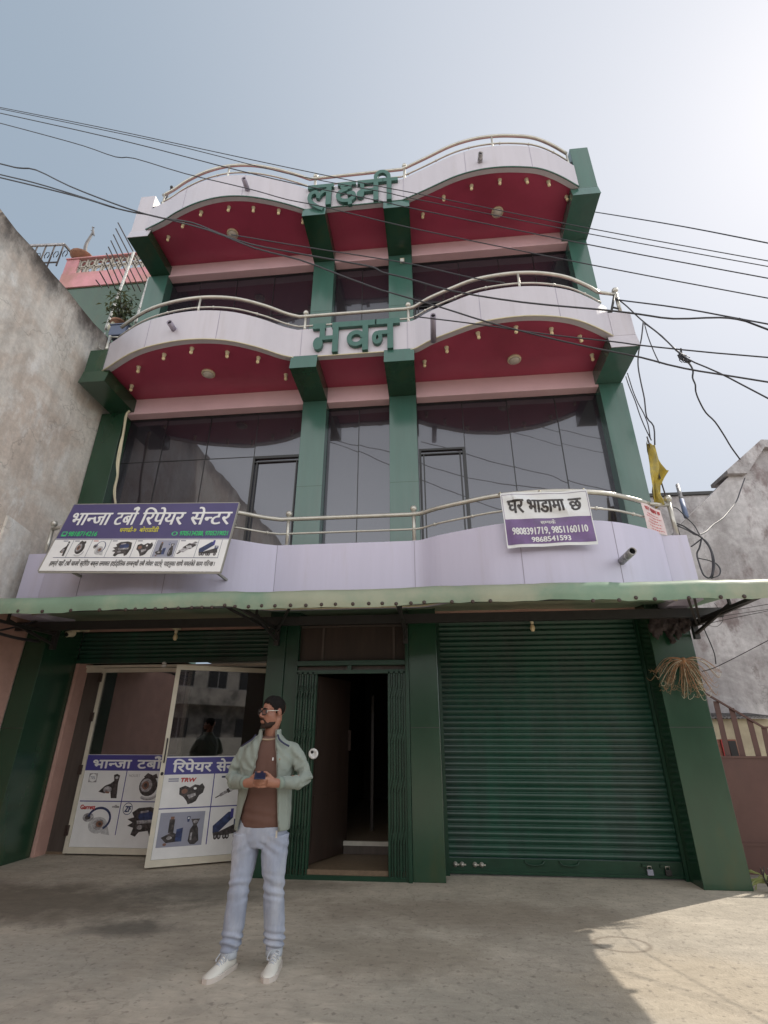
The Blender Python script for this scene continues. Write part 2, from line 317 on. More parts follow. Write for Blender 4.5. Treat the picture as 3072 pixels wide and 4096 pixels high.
def plaster(name, c1, c2, c3, topz=None, topcol=(.05, .045, .04), depth=1.0):
    """stained render: three tones in large uneven blotches, cracks, and a mouldy band under the coping"""
    m = pm(name, c1, .88, .10, 2.2, col2=c2, ramp_scale=.9, thr=(.42, .58), bump=.006, bscale=9, warp=.6)
    t = m.node_tree; b = t.nodes['Principled BSDF']; src = b.inputs['Base Color'].links[0].from_socket
    tc = nn(t, 'ShaderNodeTexCoord'); geo = nn(t, 'ShaderNodeNewGeometry')
    n2 = nn(t, 'ShaderNodeTexNoise'); n2.inputs['Scale'].default_value = 1.9; n2.inputs['Detail'].default_value = 10; n2.inputs['Roughness'].default_value = .7
    mp = nn(t, 'ShaderNodeMapping'); mp.inputs['Scale'].default_value = (1, 1, .55); mp.inputs['Location'].default_value = (7, 3, 2)
    t.links.new(tc.outputs['Object'], mp.inputs[0]); t.links.new(mp.outputs[0], n2.inputs['Vector'])
    r = nn(t, 'ShaderNodeMapRange'); r.interpolation_type = 'SMOOTHSTEP'; r.inputs[1].default_value = .50; r.inputs[2].default_value = .67; t.links.new(n2.outputs[0], r.inputs[0])
    mx = nn(t, 'ShaderNodeMix', data_type='RGBA'); t.links.new(r.outputs[0], mx.inputs[0]); t.links.new(src, mx.inputs[6]); mx.inputs[7].default_value = (*c3, 1); cur = mx.outputs[2]
    # cracks
    vo = nn(t, 'ShaderNodeTexVoronoi', feature='DISTANCE_TO_EDGE'); vo.inputs['Scale'].default_value = .42
    nw = nn(t, 'ShaderNodeTexNoise'); nw.inputs['Scale'].default_value = 2.5; nw.inputs['Detail'].default_value = 6
    t.links.new(tc.outputs['Object'], nw.inputs['Vector'])
    va = nn(t, 'ShaderNodeVectorMath', operation='ADD'); t.links.new(tc.outputs['Object'], va.inputs[0]); t.links.new(nw.outputs['Color'], va.inputs[1]); t.links.new(va.outputs[0], vo.inputs['Vector'])
    rc = nn(t, 'ShaderNodeMapRange'); rc.inputs[1].default_value = .0; rc.inputs[2].default_value = .006; rc.inputs[3].default_value = .32; rc.inputs[4].default_value = 0; t.links.new(vo.outputs['Distance'], rc.inputs[0])
    m4 = nn(t, 'ShaderNodeMix', data_type='RGBA'); t.links.new(rc.outputs[0], m4.inputs[0]); t.links.new(cur, m4.inputs[6]); m4.inputs[7].default_value = (.07, .06, .05, 1); cur = m4.outputs[2]
    if topz is not None:
        sx = nn(t, 'ShaderNodeSeparateXYZ'); t.links.new(geo.outputs['Position'], sx.inputs[0])
        mm = nn(t, 'ShaderNodeMath', operation='MULTIPLY'); t.links.new(n2.outputs[0], mm.inputs[0]); mm.inputs[1].default_value = depth*2.2
        ad = nn(t, 'ShaderNodeMath', operation='ADD'); t.links.new(sx.outputs[2], ad.inputs[0]); t.links.new(mm.outputs[0], ad.inputs[1])
        r3 = nn(t, 'ShaderNodeMapRange'); r3.interpolation_type = 'SMOOTHSTEP'; r3.inputs[1].default_value = topz+depth*.25; r3.inputs[2].default_value = topz+depth*1.15; t.links.new(ad.outputs[0], r3.inputs[0])
        m3 = nn(t, 'ShaderNodeMix', data_type='RGBA'); t.links.new(r3.outputs[0], m3.inputs[0]); t.links.new(cur, m3.inputs[6]); m3.inputs[7].default_value = (*topcol, 1); cur = m3.outputs[2]
    # rain drips running down
    mp2 = nn(t, 'ShaderNodeMapping'); mp2.inputs['Scale'].default_value = (5, 5, .22); t.links.new(tc.outputs['Object'], mp2.inputs[0])
    n5 = nn(t, 'ShaderNodeTexNoise'); n5.inputs['Scale'].default_value = 1.0; n5.inputs['Detail'].default_value = 9; n5.inputs['Roughness'].default_value = .68; t.links.new(mp2.outputs[0], n5.inputs['Vector'])
    n6 = nn(t, 'ShaderNodeTexNoise'); n6.inputs['Scale'].default_value = 14; n6.inputs['Detail'].default_value = 9; n6.inputs['Roughness'].default_value = .75; t.links.new(tc.outputs['Object'], n6.inputs['Vector'])
    r5 = nn(t, 'ShaderNodeMapRange'); r5.inputs[1].default_value = .38; r5.inputs[2].default_value = .66; r5.inputs[3].default_value = 1.06; r5.inputs[4].default_value = .86; t.links.new(n5.outputs[0], r5.inputs[0])
    r6 = nn(t, 'ShaderNodeMapRange'); r6.inputs[1].default_value = .35; r6.inputs[2].default_value = .66; r6.inputs[3].default_value = 1.10; r6.inputs[4].default_value = .84; t.links.new(n6.outputs[0], r6.inputs[0])
    mu = nn(t, 'ShaderNodeMath', operation='MULTIPLY'); t.links.new(r5.outputs[0], mu.inputs[0]); t.links.new(r6.outputs[0], mu.inputs[1])
    vm = nn(t, 'ShaderNodeVectorMath', operation='MULTIPLY'); t.links.new(cur, vm.inputs[0]); t.links.new(mu.outputs[0], vm.inputs[1]); cur = vm.outputs[0]
    t.links.new(cur, b.inputs['Base Color']); return m
M['plasterL'] = plaster('old_plaster', (.70, .66, .61), (.60, .52, .455), (.78, .765, .74), 8.05, (.09, .075, .065), .8)
M['plasterR'] = plaster('grey_stained_plaster', (.50, .48, .49), (.34, .32, .325), (.21, .17, .17), 9.0, (.16, .15, .15), .5)

# concrete forecourt
def concrete():
    m = pm('worn_concrete', (.48, .425, .35), .78, .10, 7, col2=(.385, .34, .28), ramp_scale=.75, thr=(.40, .62), bump=.004, bscale=55, warp=.3)
    t = m.node_tree; b = t.nodes['Principled BSDF']; cur = b.inputs['Base Color'].links[0].from_socket
    geo = nn(t, 'ShaderNodeNewGeometry'); P = geo.outputs['Position']
    def stain(cx, cy, rx, ry, col, amt, inv=False, sc=2.5):
        nonlocal cur
        n = nn(t, 'ShaderNodeTexNoise'); n.inputs['Scale'].default_value = sc; n.inputs['Detail'].default_value = 8; n.inputs['Roughness'].default_value = .65; t.links.new(P, n.inputs['Vector'])
        mp = nn(t, 'ShaderNodeMapping'); mp.vector_type = 'TEXTURE'; mp.inputs['Location'].default_value = (cx, cy, 0); mp.inputs['Scale'].default_value = (rx, ry, 1); t.links.new(P, mp.inputs[0])
        ln = nn(t, 'ShaderNodeVectorMath', operation='LENGTH'); t.links.new(mp.outputs[0], ln.inputs[0])
        mm = nn(t, 'ShaderNodeMath', operation='MULTIPLY_ADD'); t.links.new(n.outputs[0], mm.inputs[0]); mm.inputs[1].default_value = 1.6; t.links.new(ln.outputs['Value'], mm.inputs[2])
        r = nn(t, 'ShaderNodeMapRange'); r.interpolation_type = 'SMOOTHSTEP'; r.inputs[1].default_value = 1.15; r.inputs[2].default_value = 1.95; r.inputs[3].default_value = amt; r.inputs[4].default_value = 0; t.links.new(mm.outputs[0], r.inputs[0])
        x = nn(t, 'ShaderNodeMix', data_type='RGBA'); t.links.new(r.outputs[0], x.inputs[0]); t.links.new(cur, x.inputs[6]); x.inputs[7].default_value = (*col, 1); cur = x.outputs[2]
    stain(-4.0, 5.5, 1.9, .75, (.12, .10, .075), .8)
    stain(-2.5, 5.9, 1.0, .45, (.09, .085, .07), .6)
    stain(-2.6, 4.9, .5, .25, (.11, .10, .085), .8)
    stain(-2.0, 6.3, 1.4, .3, (.15, .13, .10), .6)
    stain(-3.2, 4.0, 1.5, .8, (.36, .35, .31), .45)
    stain(.2, 5.5, 1.8, .5, (.27, .225, .175), .7)
    stain(.2, 3.6, 1.4, .8, (.32, .30, .25), .6)
    stain(-.4, 4.6, 1.0, .5, (.27, .23, .175), .6)
    stain(1.6, 4.2, .9, .7, (.42, .35, .26), .6)
    # ring mark left by a pot
    mp = nn(t, 'ShaderNodeMapping'); mp.vector_type = 'TEXTURE'; mp.inputs['Location'].default_value = (1.32, 4.93, 0); mp.inputs['Scale'].default_value = (.2, .15, 1); t.links.new(P, mp.inputs[0])
    sx = nn(t, 'ShaderNodeSeparateXYZ'); t.links.new(mp.outputs[0], sx.inputs[0]); cb = nn(t, 'ShaderNodeCombineXYZ'); t.links.new(sx.outputs[0], cb.inputs[0]); t.links.new(sx.outputs[1], cb.inputs[1])
    ln = nn(t, 'ShaderNodeVectorMath', operation='LENGTH'); t.links.new(cb.outputs[0], ln.inputs[0])
    s1 = nn(t, 'ShaderNodeMath', operation='SUBTRACT'); t.links.new(ln.outputs['Value'], s1.inputs[0]); s1.inputs[1].default_value = 1
    s2 = nn(t, 'ShaderNodeMath', operation='ABSOLUTE'); t.links.new(s1.outputs[0], s2.inputs[0])
    r = nn(t, 'ShaderNodeMapRange'); r.inputs[1].default_value = .02; r.inputs[2].default_value = .16; r.inputs[3].default_value = .55; r.inputs[4].default_value = 0; t.links.new(s2.outputs[0], r.inputs[0])
    x = nn(t, 'ShaderNodeMix', data_type='RGBA'); t.links.new(r.outputs[0], x.inputs[0]); t.links.new(cur, x.inputs[6]); x.inputs[7].default_value = (.13, .10, .075, 1); cur = x.outputs[2]
    # fine dark flecks
    n = nn(t, 'ShaderNodeTexNoise'); n.inputs['Scale'].default_value = 22; n.inputs['Detail'].default_value = 6; t.links.new(P, n.inputs['Vector'])
    r = nn(t, 'ShaderNodeMapRange'); r.inputs[1].default_value = .58; r.inputs[2].default_value = .70; r.inputs[3].default_value = 0; r.inputs[4].default_value = .5; t.links.new(n.outputs[0], r.inputs[0])
    x = nn(t, 'ShaderNodeMix', data_type='RGBA'); t.links.new(r.outputs[0], x.inputs[0]); t.links.new(cur, x.inputs[6]); x.inputs[7].default_value = (.12, .10, .085, 1); cur = x.outputs[2]
    # trowel marks and hairline cracks
    n = nn(t, 'ShaderNodeTexNoise'); n.inputs['Scale'].default_value = 9; n.inputs['Detail'].default_value = 9; n.inputs['Roughness'].default_value = .72; n.inputs['Distortion'].default_value = 1.2
    mpp = nn(t, 'ShaderNodeMapping'); mpp.inputs['Scale'].default_value = (.5, 1.3, 1); mpp.inputs['Rotation'].default_value = (0, 0, .35); t.links.new(P, mpp.inputs[0]); t.links.new(mpp.outputs[0], n.inputs['Vector'])
    r = nn(t, 'ShaderNodeMapRange'); r.inputs[1].default_value = .35; r.inputs[2].default_value = .68; r.inputs[3].default_value = .86; r.inputs[4].default_value = 1.11; t.links.new(n.outputs[0], r.inputs[0])
    vm = nn(t, 'ShaderNodeVectorMath', operation='MULTIPLY'); t.links.new(cur, vm.inputs[0]); t.links.new(r.outputs[0], vm.inputs[1]); cur = vm.outputs[0]
    vo = nn(t, 'ShaderNodeTexVoronoi', feature='DISTANCE_TO_EDGE'); vo.inputs['Scale'].default_value = .33
    nw = nn(t, 'ShaderNodeTexNoise'); nw.inputs['Scale'].default_value = 1.8; nw.inputs['Detail'].default_value = 8; t.links.new(P, nw.inputs['Vector'])
    va = nn(t, 'ShaderNodeVectorMath', operation='ADD'); t.links.new(P, va.inputs[0]); t.links.new(nw.outputs['Color'], va.inputs[1]); t.links.new(va.outputs[0], vo.inputs['Vector'])
    r = nn(t, 'ShaderNodeMapRange'); r.inputs[1].default_value = 0; r.inputs[2].default_value = .003; r.inputs[3].default_value = .28; r.inputs[4].default_value = 0; t.links.new(vo.outputs['Distance'], r.inputs[0])
    x = nn(t, 'ShaderNodeMix', data_type='RGBA'); t.links.new(r.outputs[0], x.inputs[0]); t.links.new(cur, x.inputs[6]); x.inputs[7].default_value = (.11, .09, .07, 1); cur = x.outputs[2]
    t.links.new(cur, b.inputs['Base Color']); return m
M['concrete'] = concrete()
M['dirt'] = pm('dusty_ground', (.38, .33, .27), .9, .2, 1.2, col2=(.30, .27, .22), bump=.01, bscale=12)
# ---------------------------------------------------------------- ground
g = MB(); g.add([(-600, -600, -.03), (600, -600, -.03), (600, 600, -.03), (-600, 600, -.03)], [(0, 1, 2, 3)])
tag(g.build('ground', M['dirt']), 'dusty ground running out to the horizon', 'ground', kind='structure')
g = MB(); g.box(-14, 12, -6.0, 7.9, -.5, 0)
tag(g.build('forecourt', M['concrete']), 'worn stained concrete forecourt in front of the building', 'forecourt', kind='structure')

# ---------------------------------------------------------------- main building
YF = 6.75; YG = 6.5
B = thing('building', 'three storey green and lilac house with curved maroon balconies and shops below', 'building', (-1.25, 6.75, 0))
CURVE = {
 1: [(-5.15, 5.97), (-4.48, 5.63), (-3.95, 5.48), (-3.4, 5.43), (-2.9, 5.50), (-2.49, 5.68), (-2.18, 5.88), (-1.98, 5.97), (-.24, 5.97), (-.1, 5.94), (.12, 5.80), (.46, 5.645), (.78, 5.52), (1.1, 5.465), (1.45, 5.45), (1.81, 5.49), (2.18, 5.595), (2.52, 5.78), (2.80, 5.97)],
 3: [(-5.06, 5.93), (-4.66, 5.80), (-4.32, 5.66), (-3.88, 5.53), (-3.43, 5.47), (-3.02, 5.495), (-2.63, 5.59), (-2.25, 5.73), (-1.99, 5.85), (-.25, 5.84), (-.13, 5.80), (.21, 5.68), (.64, 5.525), (1.02, 5.45), (1.4, 5.435), (1.78, 5.47), (2.1, 5.535), (2.43, 5.68), (2.80, 5.90)]}
CURVE[2] = CURVE[1]
SOF = {1: 3.0, 2: 6.82, 3: 10.10}; BOT = {1: 2.86, 2: 6.80, 3: 10.07}; TOP = {1: 3.70, 2: 7.37, 3: 10.65}; RAIL = {1: 4.09, 2: 7.70, 3: 11.02}
def curve(l):
    c = CURVE[l]; k = next(i for i, p in enumerate(c) if p[0] > -1.2)
    a = smooth_pts([(x, y, 0) for x, y in c[:k]], 5); b = smooth_pts([(x, y, 0) for x, y in c[k:]], 5)
    return [(p.x, p.y) for p in a+b]
def yfront(l, x):
    c = curve(l)
    for (x0, y0), (x1, y1) in zip(c, c[1:]):
        if x0 <= x <= x1: return y0+(y1-y0)*(x-x0)/(x1-x0)
    return c[0][1] if x < c[0][0] else c[-1][1]
# core walls behind the glass
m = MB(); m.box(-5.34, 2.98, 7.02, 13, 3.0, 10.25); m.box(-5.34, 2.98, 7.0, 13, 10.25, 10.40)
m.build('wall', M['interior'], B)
for l in (1, 2, 3):
    c = curve(l)
    # parapet: thin curved wall
    m = MB(); t = .09
    def inner(i):
        x0, y0 = c[max(i-1, 0)]; x1, y1 = c[min(i+1, len(c)-1)]; d = Vector((x1-x0, y1-y0)).normalized()
        return (c[i][0]-d.y*t, c[i][1]+d.x*t)
    outr = [[(x, y, BOT[l]), (x, y, TOP[l]), (*inner(i), TOP[l]), (*inner(i), BOT[l])] for i, (x, y) in enumerate(c)]
    for a, b_ in zip(outr, outr[1:]):
        m.add(a+b_, [(0, 1, 5, 4), (2, 3, 7, 6), (3, 0, 4, 7)], 0)
        m.add(a+b_, [(1, 2, 6, 5)], 2 if l == 3 else 0)
    m.add(outr[0], [(0, 1, 2, 3)], 0); m.add(outr[-1], [(0, 1, 2, 3)], 0)
    # trim bead at the lower edge and vertical joints between panels
    m.tube([(x, y-.004, BOT[l]) for x, y in c], .012, 6, 2)
    for x in ((-4.3, -3.15, -1.98, -.2, 1.02, 2.1) if l == 1 else (-4.2, -3.05, -1.9, -.22, .85, 1.95)):
        y = yfront(l, x); m.box(x-.0035, x+.0035, y-.003, y+.02, BOT[l]+.01, TOP[l]-.002, 1)
    m.build('parapet', [M['lilac' if l == 1 else 'white_lilac'], M['seam'], M['trim' if l < 3 else 'green_up']], B)
    # balcony slab with maroon soffit
    m = MB(); poly = [inner(i) for i in range(len(c))]+[(2.80, 6.80), (-5.15, 6.80)]
    m.prism(poly, SOF[l], SOF[l]+.13, 'xy'); m.build('balcony_slab', M['red'] if l > 1 else M['pinkwall'], B)
# square end blocks of the balconies
def endblock(x0, x1, z0, z1, y, mat, name='parapet_end'):
    m = MB(); m.box(x0, x1, y, 6.78, z0, z1, bev=.006); m.build(name, mat, B)
endblock(-5.46, -5.153, 6.80, 7.245, 5.962, M['green']); endblock(2.803, 3.12, 6.80, 7.25, 5.965, M['white_lilac'])
endblock(-5.36, -5.063, 10.06, 11.06, 5.945, M['white_lilac']); endblock(2.803, 3.12, 10.08, 11.17, 5.925, M['green_up'])
endblock(-5.46, -5.153, 2.86, 3.70, 5.972, M['lilac']); endblock(2.803, 3.10, 2.86, 3.66, 5.98, M['lilac'])
# bracket beams under the balconies
def bracket(x0, x1, zb, zt, yf, mat, noseMat):
    m = MB(); m.prism([(7.0, zb), (yf-.05, zb), (yf, zt), (7.0, zt)], x0, x1, 'yz')
    # nose face; lighter teal on the middle brackets stands in for sky light
    e = .004
    m.add([(x0-e, yf-.05-e, zb-e), (x1+e, yf-.05-e, zb-e), (x1+e, yf-e, zt-.002), (x0-e, yf-e, zt-.002), (x0-e, yf-.045, zb-e), (x1+e, yf-.045, zb-e), (x1+e, yf+.005, zt-.002), (x0-e, yf+.005, zt-.002)],
          [(0, 1, 2, 3), (4, 7, 6, 5), (0, 4, 5, 1), (2, 6, 7, 3), (1, 5, 6, 2), (0, 3, 7, 4)], 1)
    m.build('bracket_beam', [mat, noseMat], B)
for x0, x1 in ((-2.03, -1.62), (-.58, -.13)):
    bracket(x0, x1, 6.55, 6.818, 5.955, M['green'], M['green_up']); bracket(x0, x1, 9.84, 10.095, 5.845, M['green'], M['green_up'])
bracket(-5.455, -5.02, 6.55, 6.798, 5.958, M['green'], M['green']); bracket(2.72, 3.117, 6.55, 6.798, 5.968, M['green_up'], M['white_lilac'])
bracket(-5.355, -4.96, 9.84, 10.058, 5.94, M['green'], M['white_lilac']); bracket(2.66, 3.117, 9.84, 10.078, 5.93, M['green_up'], M['green_up'])
# upper pillars
for i, (z0, z1) in enumerate(((3.05, 6.548), (6.95, 9.838))):
    for x0, x1 in ((-2.026, -1.624), (-.576, -.134)):
        m = MB(); m.box(x0, x1, YF, 7.05, z0, z1, bev=.004)
        m.box(x0+.0, x1-.0, YF-.0015, YF+.002, z0+(1.9 if i == 0 else 1.6), z0+(1.906 if i == 0 else 1.606), 1); m.build('pillar', [M['green_up'], M['green']], B)
    xl = (-5.6, -5.17) if i == 0 else (-5.40, -4.99)
    m = MB(); m.box(xl[0], xl[1], YF, 7.3, z0, z1, bev=.004); m.build('pillar', M['green'] if i == 0 else M['green_up'], B)
    m = MB(); m.box(2.77, 3.14 if i == 0 else 3.10, YF, 7.3, z0, z1, bev=.004); m.build('pillar', M['green_up'], B)
# pink lintel beams over the glass
for z0, z1 in ((6.51, 6.818), (9.80, 10.098)):
    for x0, x1 in ((-5.17 if z0 < 7 else -4.99, -2.03), (-1.62, -.58), (-.13, 2.77)):
        m = MB(); m.box(x0, x1, YF+.012, 7.0, z0, z1, bev=.004); m.build('lintel_beam', M['pink'], B)
# glazing
def window(x0, x1, z0, z1, joints, rows, door=None):
    f = MB(); y = 6.95
    f.box(x0, x1, y-.02, y+.03, z1-.03, z1); f.box(x0, x1, y-.02, y+.03, z0, z0+.03)
    for x in joints: f.box(x-.006, x+.006, y-.006, y+.01, z0+.03, z1-.03)
    for z in rows: f.box(x0, x1, y-.0055, y+.01, z-.006, z+.006)
    if door:
        a, b_, zt = door
        for xx in (a, b_-.035): f.box(xx, xx+.035, y-.035, y+.02, z0+.03, zt)
        f.box(a+.035, b_-.035, y-.035, y+.02, zt-.035, zt); f.box(a+.035, b_-.035, y-.03, y+.02, zt-.105, zt-.085)
        f.box(a+.065, a+.085, y-.03, y+.02, z0+.03, zt-.105); f.box(b_-.085, b_-.065, y-.03, y+.02, z0+.03, zt-.105)
    o = f.build('window', M['black'], B)
    gl = MB(); xs = sorted([x0]+list(joints)+[x1]); rng = random.Random(int(x0*100+z0))
    zs = [z0]+list(rows)+[z1]
    for a, b_ in zip(xs, xs[1:]):
        for c0, c1 in zip(zs, zs[1:]):
            d1, d2 = rng.uniform(-.004, .004), rng.uniform(-.004, .004)    # panes never sit perfectly in one plane
            gl.add([(a, y+d1, c0), (b_, y-d1, c0), (b_, y-d1+d2, c1), (a, y+d1+d2, c1), (a, y+.02, c0), (b_, y+.02, c0), (b_, y+.02, c1), (a, y+.02, c1)],
                   [(0, 1, 2, 3), (4, 7, 6, 5), (0, 4, 5, 1), (1, 5, 6, 2), (2, 6, 7, 3), (3, 7, 4, 0)])
    gl.build('pane', M['glass'], o)
zr = at(*Q3(780, 370), Y=6.95).z
jl = [at(*Q3(x, 370), Y=6.95).x for x in (525, 690, 885)]; dl = (at(*Q3(1080, 500), Y=6.95).x, -2.03, at(*Q3(1180, 355), Y=6.95).z)
jr = [at(*Q4(x, 250), Y=6.95).x for x in (345, 545, 760)]; dr = (-.12, at(*Q4(345, 400), Y=6.95).x+.03, at(*Q4(240, 320), Y=6.95).z)
window(-5.17, -2.03, 3.15, 6.51, jl+[dl[0]], [zr], dl); window(-1.62, -.58, 3.15, 6.51, [-1.1], []); window(-.13, 2.77, 3.15, 6.51, jr, [], dr)
jl2 = [at(*Q1(x, 800), Y=6.95).x for x in (868, 1025, 1185)]
window(-4.99, -2.03, 7.0, 9.80, jl2, [8.75]); window(-1.62, -.58, 7.0, 9.80, [-1.1], []); window(-.13, 2.77, 7.0, 9.80, [.75, 1.5, 2.15], [], (-.12, .72, 8.75))

# balcony railings
def railing(l, x0=-5.1, x1=2.78, posts=(-1.88, -.2), ends=(), short=()):
    pts = [p for p in curve(l) if x0 <= p[0] <= x1]; ins = .055
    P = lambda z: [Vector((x, y+ins, z)) for x, y in pts]
    zt = RAIL[l]; zm = zt-.21
    m = MB(); m.tube(P(zt), .029, 10); m.tube(P(zm), .015, 8)
    k = max(1, len(pts)//12)
    for i in range(2, len(pts)-1, k): m.ball((pts[i][0], pts[i][1]+ins, zm), .024, nu=10, nv=6)
    r = m.build('balcony_railing', M['steel'], B)
    for x in posts:
        y = yfront(l, x)+ins+.01; q = MB(); q.tube([(x, y, TOP[l]-.03), (x, y, zt+.045)], .024, 10); q.ball((x, y, zt+.082), .046); q.lathe((x, y, TOP[l]), [(.05, 0), (.05, .012)], 12); q.build('post', M['steel'], r)
    for x in short:
        y = yfront(l, x)+ins; q = MB(); q.tube([(x, y, TOP[l]-.02), (x, y, zt)], .018, 8); q.build('post', M['steel'], r)
    for x, y in ends:
        q = MB(); q.tube([(x, y, TOP[l]-.05), (x, y, zt+.045)], .027, 10); q.ball((x, y, zt+.085), .048); q.tube([(x, y, zt), (pts[0][0] if x < 0 else pts[-1][0], (pts[0][1] if x < 0 else pts[-1][1])+ins, zt)], .026, 8); q.build('post', M['steel'], r)
railing(1, ends=((-5.29, 6.05), (3.02, 6.05)), short=(-3.42, 1.4))
railing(2, ends=((3.03, 6.06),), short=(-3.42, 1.45))
railing(3, x0=-4.9, x1=2.76, short=(-3.4, 1.35, -4.85, 2.72))
# A-shaped stay at the right end of the middle railing, bent stay at the left end of the upper one
q = MB(); q.tube([(2.86, 6.0, 7.26), (3.02, 6.06, 7.74)], .018, 8); q.tube([(2.93, 6.02, 7.40), (3.03, 6.06, 7.40)], .014, 8); q.tube([(2.76, 6.0, 7.28), (2.88, 6.01, 7.30)], .02, 8); q.build('rail_stay', M['dark'], B)
q = MB(); q.tube([(-5.03, 6.0, 10.72), (-4.93, 6.0, 10.86), (-4.86, 5.99, 11.02), (-4.80, 5.98, 11.30)], .016, 8); q.ball((-4.80, 5.98, 11.32), .034); q.box(-5.06, -4.93, 5.96, 6.02, 10.66, 10.76); q.build('rail_stay', M['dark'], B)
q = MB(); q.tube([(2.72, 6.0, 10.60), (2.76, 5.99, 10.95)], .02, 8); q.ball((2.82, 6.0, 10.84), .05); q.build('rail_stay', M['dark'], B)
# drain spouts through the parapets: (outer end pixel, length)
for l, pa, dx, mat in ((3, Q1(1053, 335), .04, 'dark'), (3, Q2(417, 225), 0, 'pgrey'), (2, Q1(732, 955), .05, 'dark'), (2, Q2(212, 925), .02, 'dark'), (1, Q4(1073, 752), -.05, 'dark')):
    e = at(*pa, Y=5.22 if l == 1 else 5.3); y = yfront(l, e.x)
    q = MB(); q.lathe((e.x, y+.03, e.z-.02), [(.042, 0), (.042, y+.03-e.y), (.034, y+.03-e.y), (.033, y+.03-e.y-.06)], 16, 0, 'y'); q.lathe((e.x, e.y+.02, e.z-.02), [(.0, .0), (.034, .001)], 12, 1, 'y')
    q.build('drain_spout', [M['pgrey'] if mat == 'pgrey' or l == 1 else M['seam'], M['black']], B)

# ---------------------------------------------------------------- ground floor
def pil(x0, x1, y0, y1, z1, mat, mi=None):
    m = MB(); m.box(x0, x1, y0, y1, 0, z1, bev=.005)
    m.box(x0-.001, x1+.001, y0-.0015, y0+.01, 1.52, 1.526, 1); m.build('pillar', [mat, M['dark']], B)
pil(-5.60, -5.29, YG, 7.2, 2.98, M['green']); pil(-.325, .028, YG, 6.9, 2.98, M['green']); pil(2.635, 3.115, YG, 7.0, 2.98, M['green'])
pil(-2.16, -1.925, YG, 7.45, 2.98, M['green_paint'])
m = MB(); m.box(-1.923, -1.755, 6.52, 6.95, 0, 2.98, bev=.004); m.build('gate_jamb', M['green_paint'], B)
m = MB(); m.box(-.372, -.327, 6.46, 6.9, 0, 2.90, bev=.004); m.build('gate_jamb', M['green_paint'], B)
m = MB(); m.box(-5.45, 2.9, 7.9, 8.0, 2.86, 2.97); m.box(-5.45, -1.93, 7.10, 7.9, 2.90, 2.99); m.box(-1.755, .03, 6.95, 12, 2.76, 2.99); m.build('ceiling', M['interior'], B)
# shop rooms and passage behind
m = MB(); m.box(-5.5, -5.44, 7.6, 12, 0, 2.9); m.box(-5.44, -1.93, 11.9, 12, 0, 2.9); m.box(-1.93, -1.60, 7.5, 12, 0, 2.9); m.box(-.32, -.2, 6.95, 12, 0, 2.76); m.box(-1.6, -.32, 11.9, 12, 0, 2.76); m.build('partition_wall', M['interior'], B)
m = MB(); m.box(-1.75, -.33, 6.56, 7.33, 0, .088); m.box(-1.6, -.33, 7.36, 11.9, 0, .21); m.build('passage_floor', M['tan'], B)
m = MB(); m.box(-1.75, -.37, 6.49, 6.56, 0, .045); m.build('step', M['green_paint'], B)
m = MB(); m.box(-1.745, -.375, 6.505, 6.558, .046, .094); m.build('step', M['tan'], B)
m = MB(); m.box(-1.6, -.33, 7.33, 7.358, .09, .178); m.box(-1.6, -.33, 7.322, 7.36, .179, .226, 1); m.build('step', [M['wood_dk'], M['marble']], B)
m = MB(); m.box(-5.44, -1.93, 7.62, 11.9, 0, .03); m.build('shop_floor', M['marble'], B)
# pink lintels over both shops
m = MB(); m.box(-5.285, -2.16, 7.06, 7.2, 2.865, 2.99); m.build('lintel_beam', M['pinkwall'], B)
m = MB(); m.box(.03, 2.634, 6.78, 6.95, 2.85, 2.99); m.build('lintel_beam', M['pinkwall'], B)
# pink jamb and dark narrow wall at the left of the shop door
m = MB(); m.box(-5.288, -5.235, 7.20, 7.52, 0, 2.43, bev=.003); m.build('door_jamb', M['pinkwall'], B)
m = MB(); m.box(-5.235, -4.96, 7.42, 7.5, 0.03, 2.40); m.box(-5.235, -4.96, 7.41, 7.5, 0, .03, 1); m.build('side_panel', [M['wood_dk'], M['tan']], B)

def slats(mb, x0, x1, z0, z1, y, pitch, depth, mi=0):
    """horizontal corrugated shutter profile"""
    n = max(1, int(round((z1-z0)/pitch))); h = (z1-z0)/n; pr = []
    rg = random.Random(int(x0*10)+5)
    for i in range(n):
        y0_ = y+rg.uniform(-.0022, .0022)
        for t, d in ((0, 0), (.12, -.35), (.3, -.8), (.5, -1), (.7, -.8), (.86, -.35), (.93, 0)):
            pr.append((y0_+d*depth, z0+(i+t)*h))
    pr.append((y, z1))
    vs = [(x0, a, b_) for a, b_ in pr]+[(x1, a, b_) for a, b_ in pr]; k = len(pr)
    mb.add(vs, [(i, i+1, k+i+1, k+i) for i in range(k-1)], mi)
    mb.add([(x0, y+.012, z0), (x1, y+.012, z0), (x1, y+.012, z1), (x0, y+.012, z1)], [(0, 3, 2, 1)], mi)
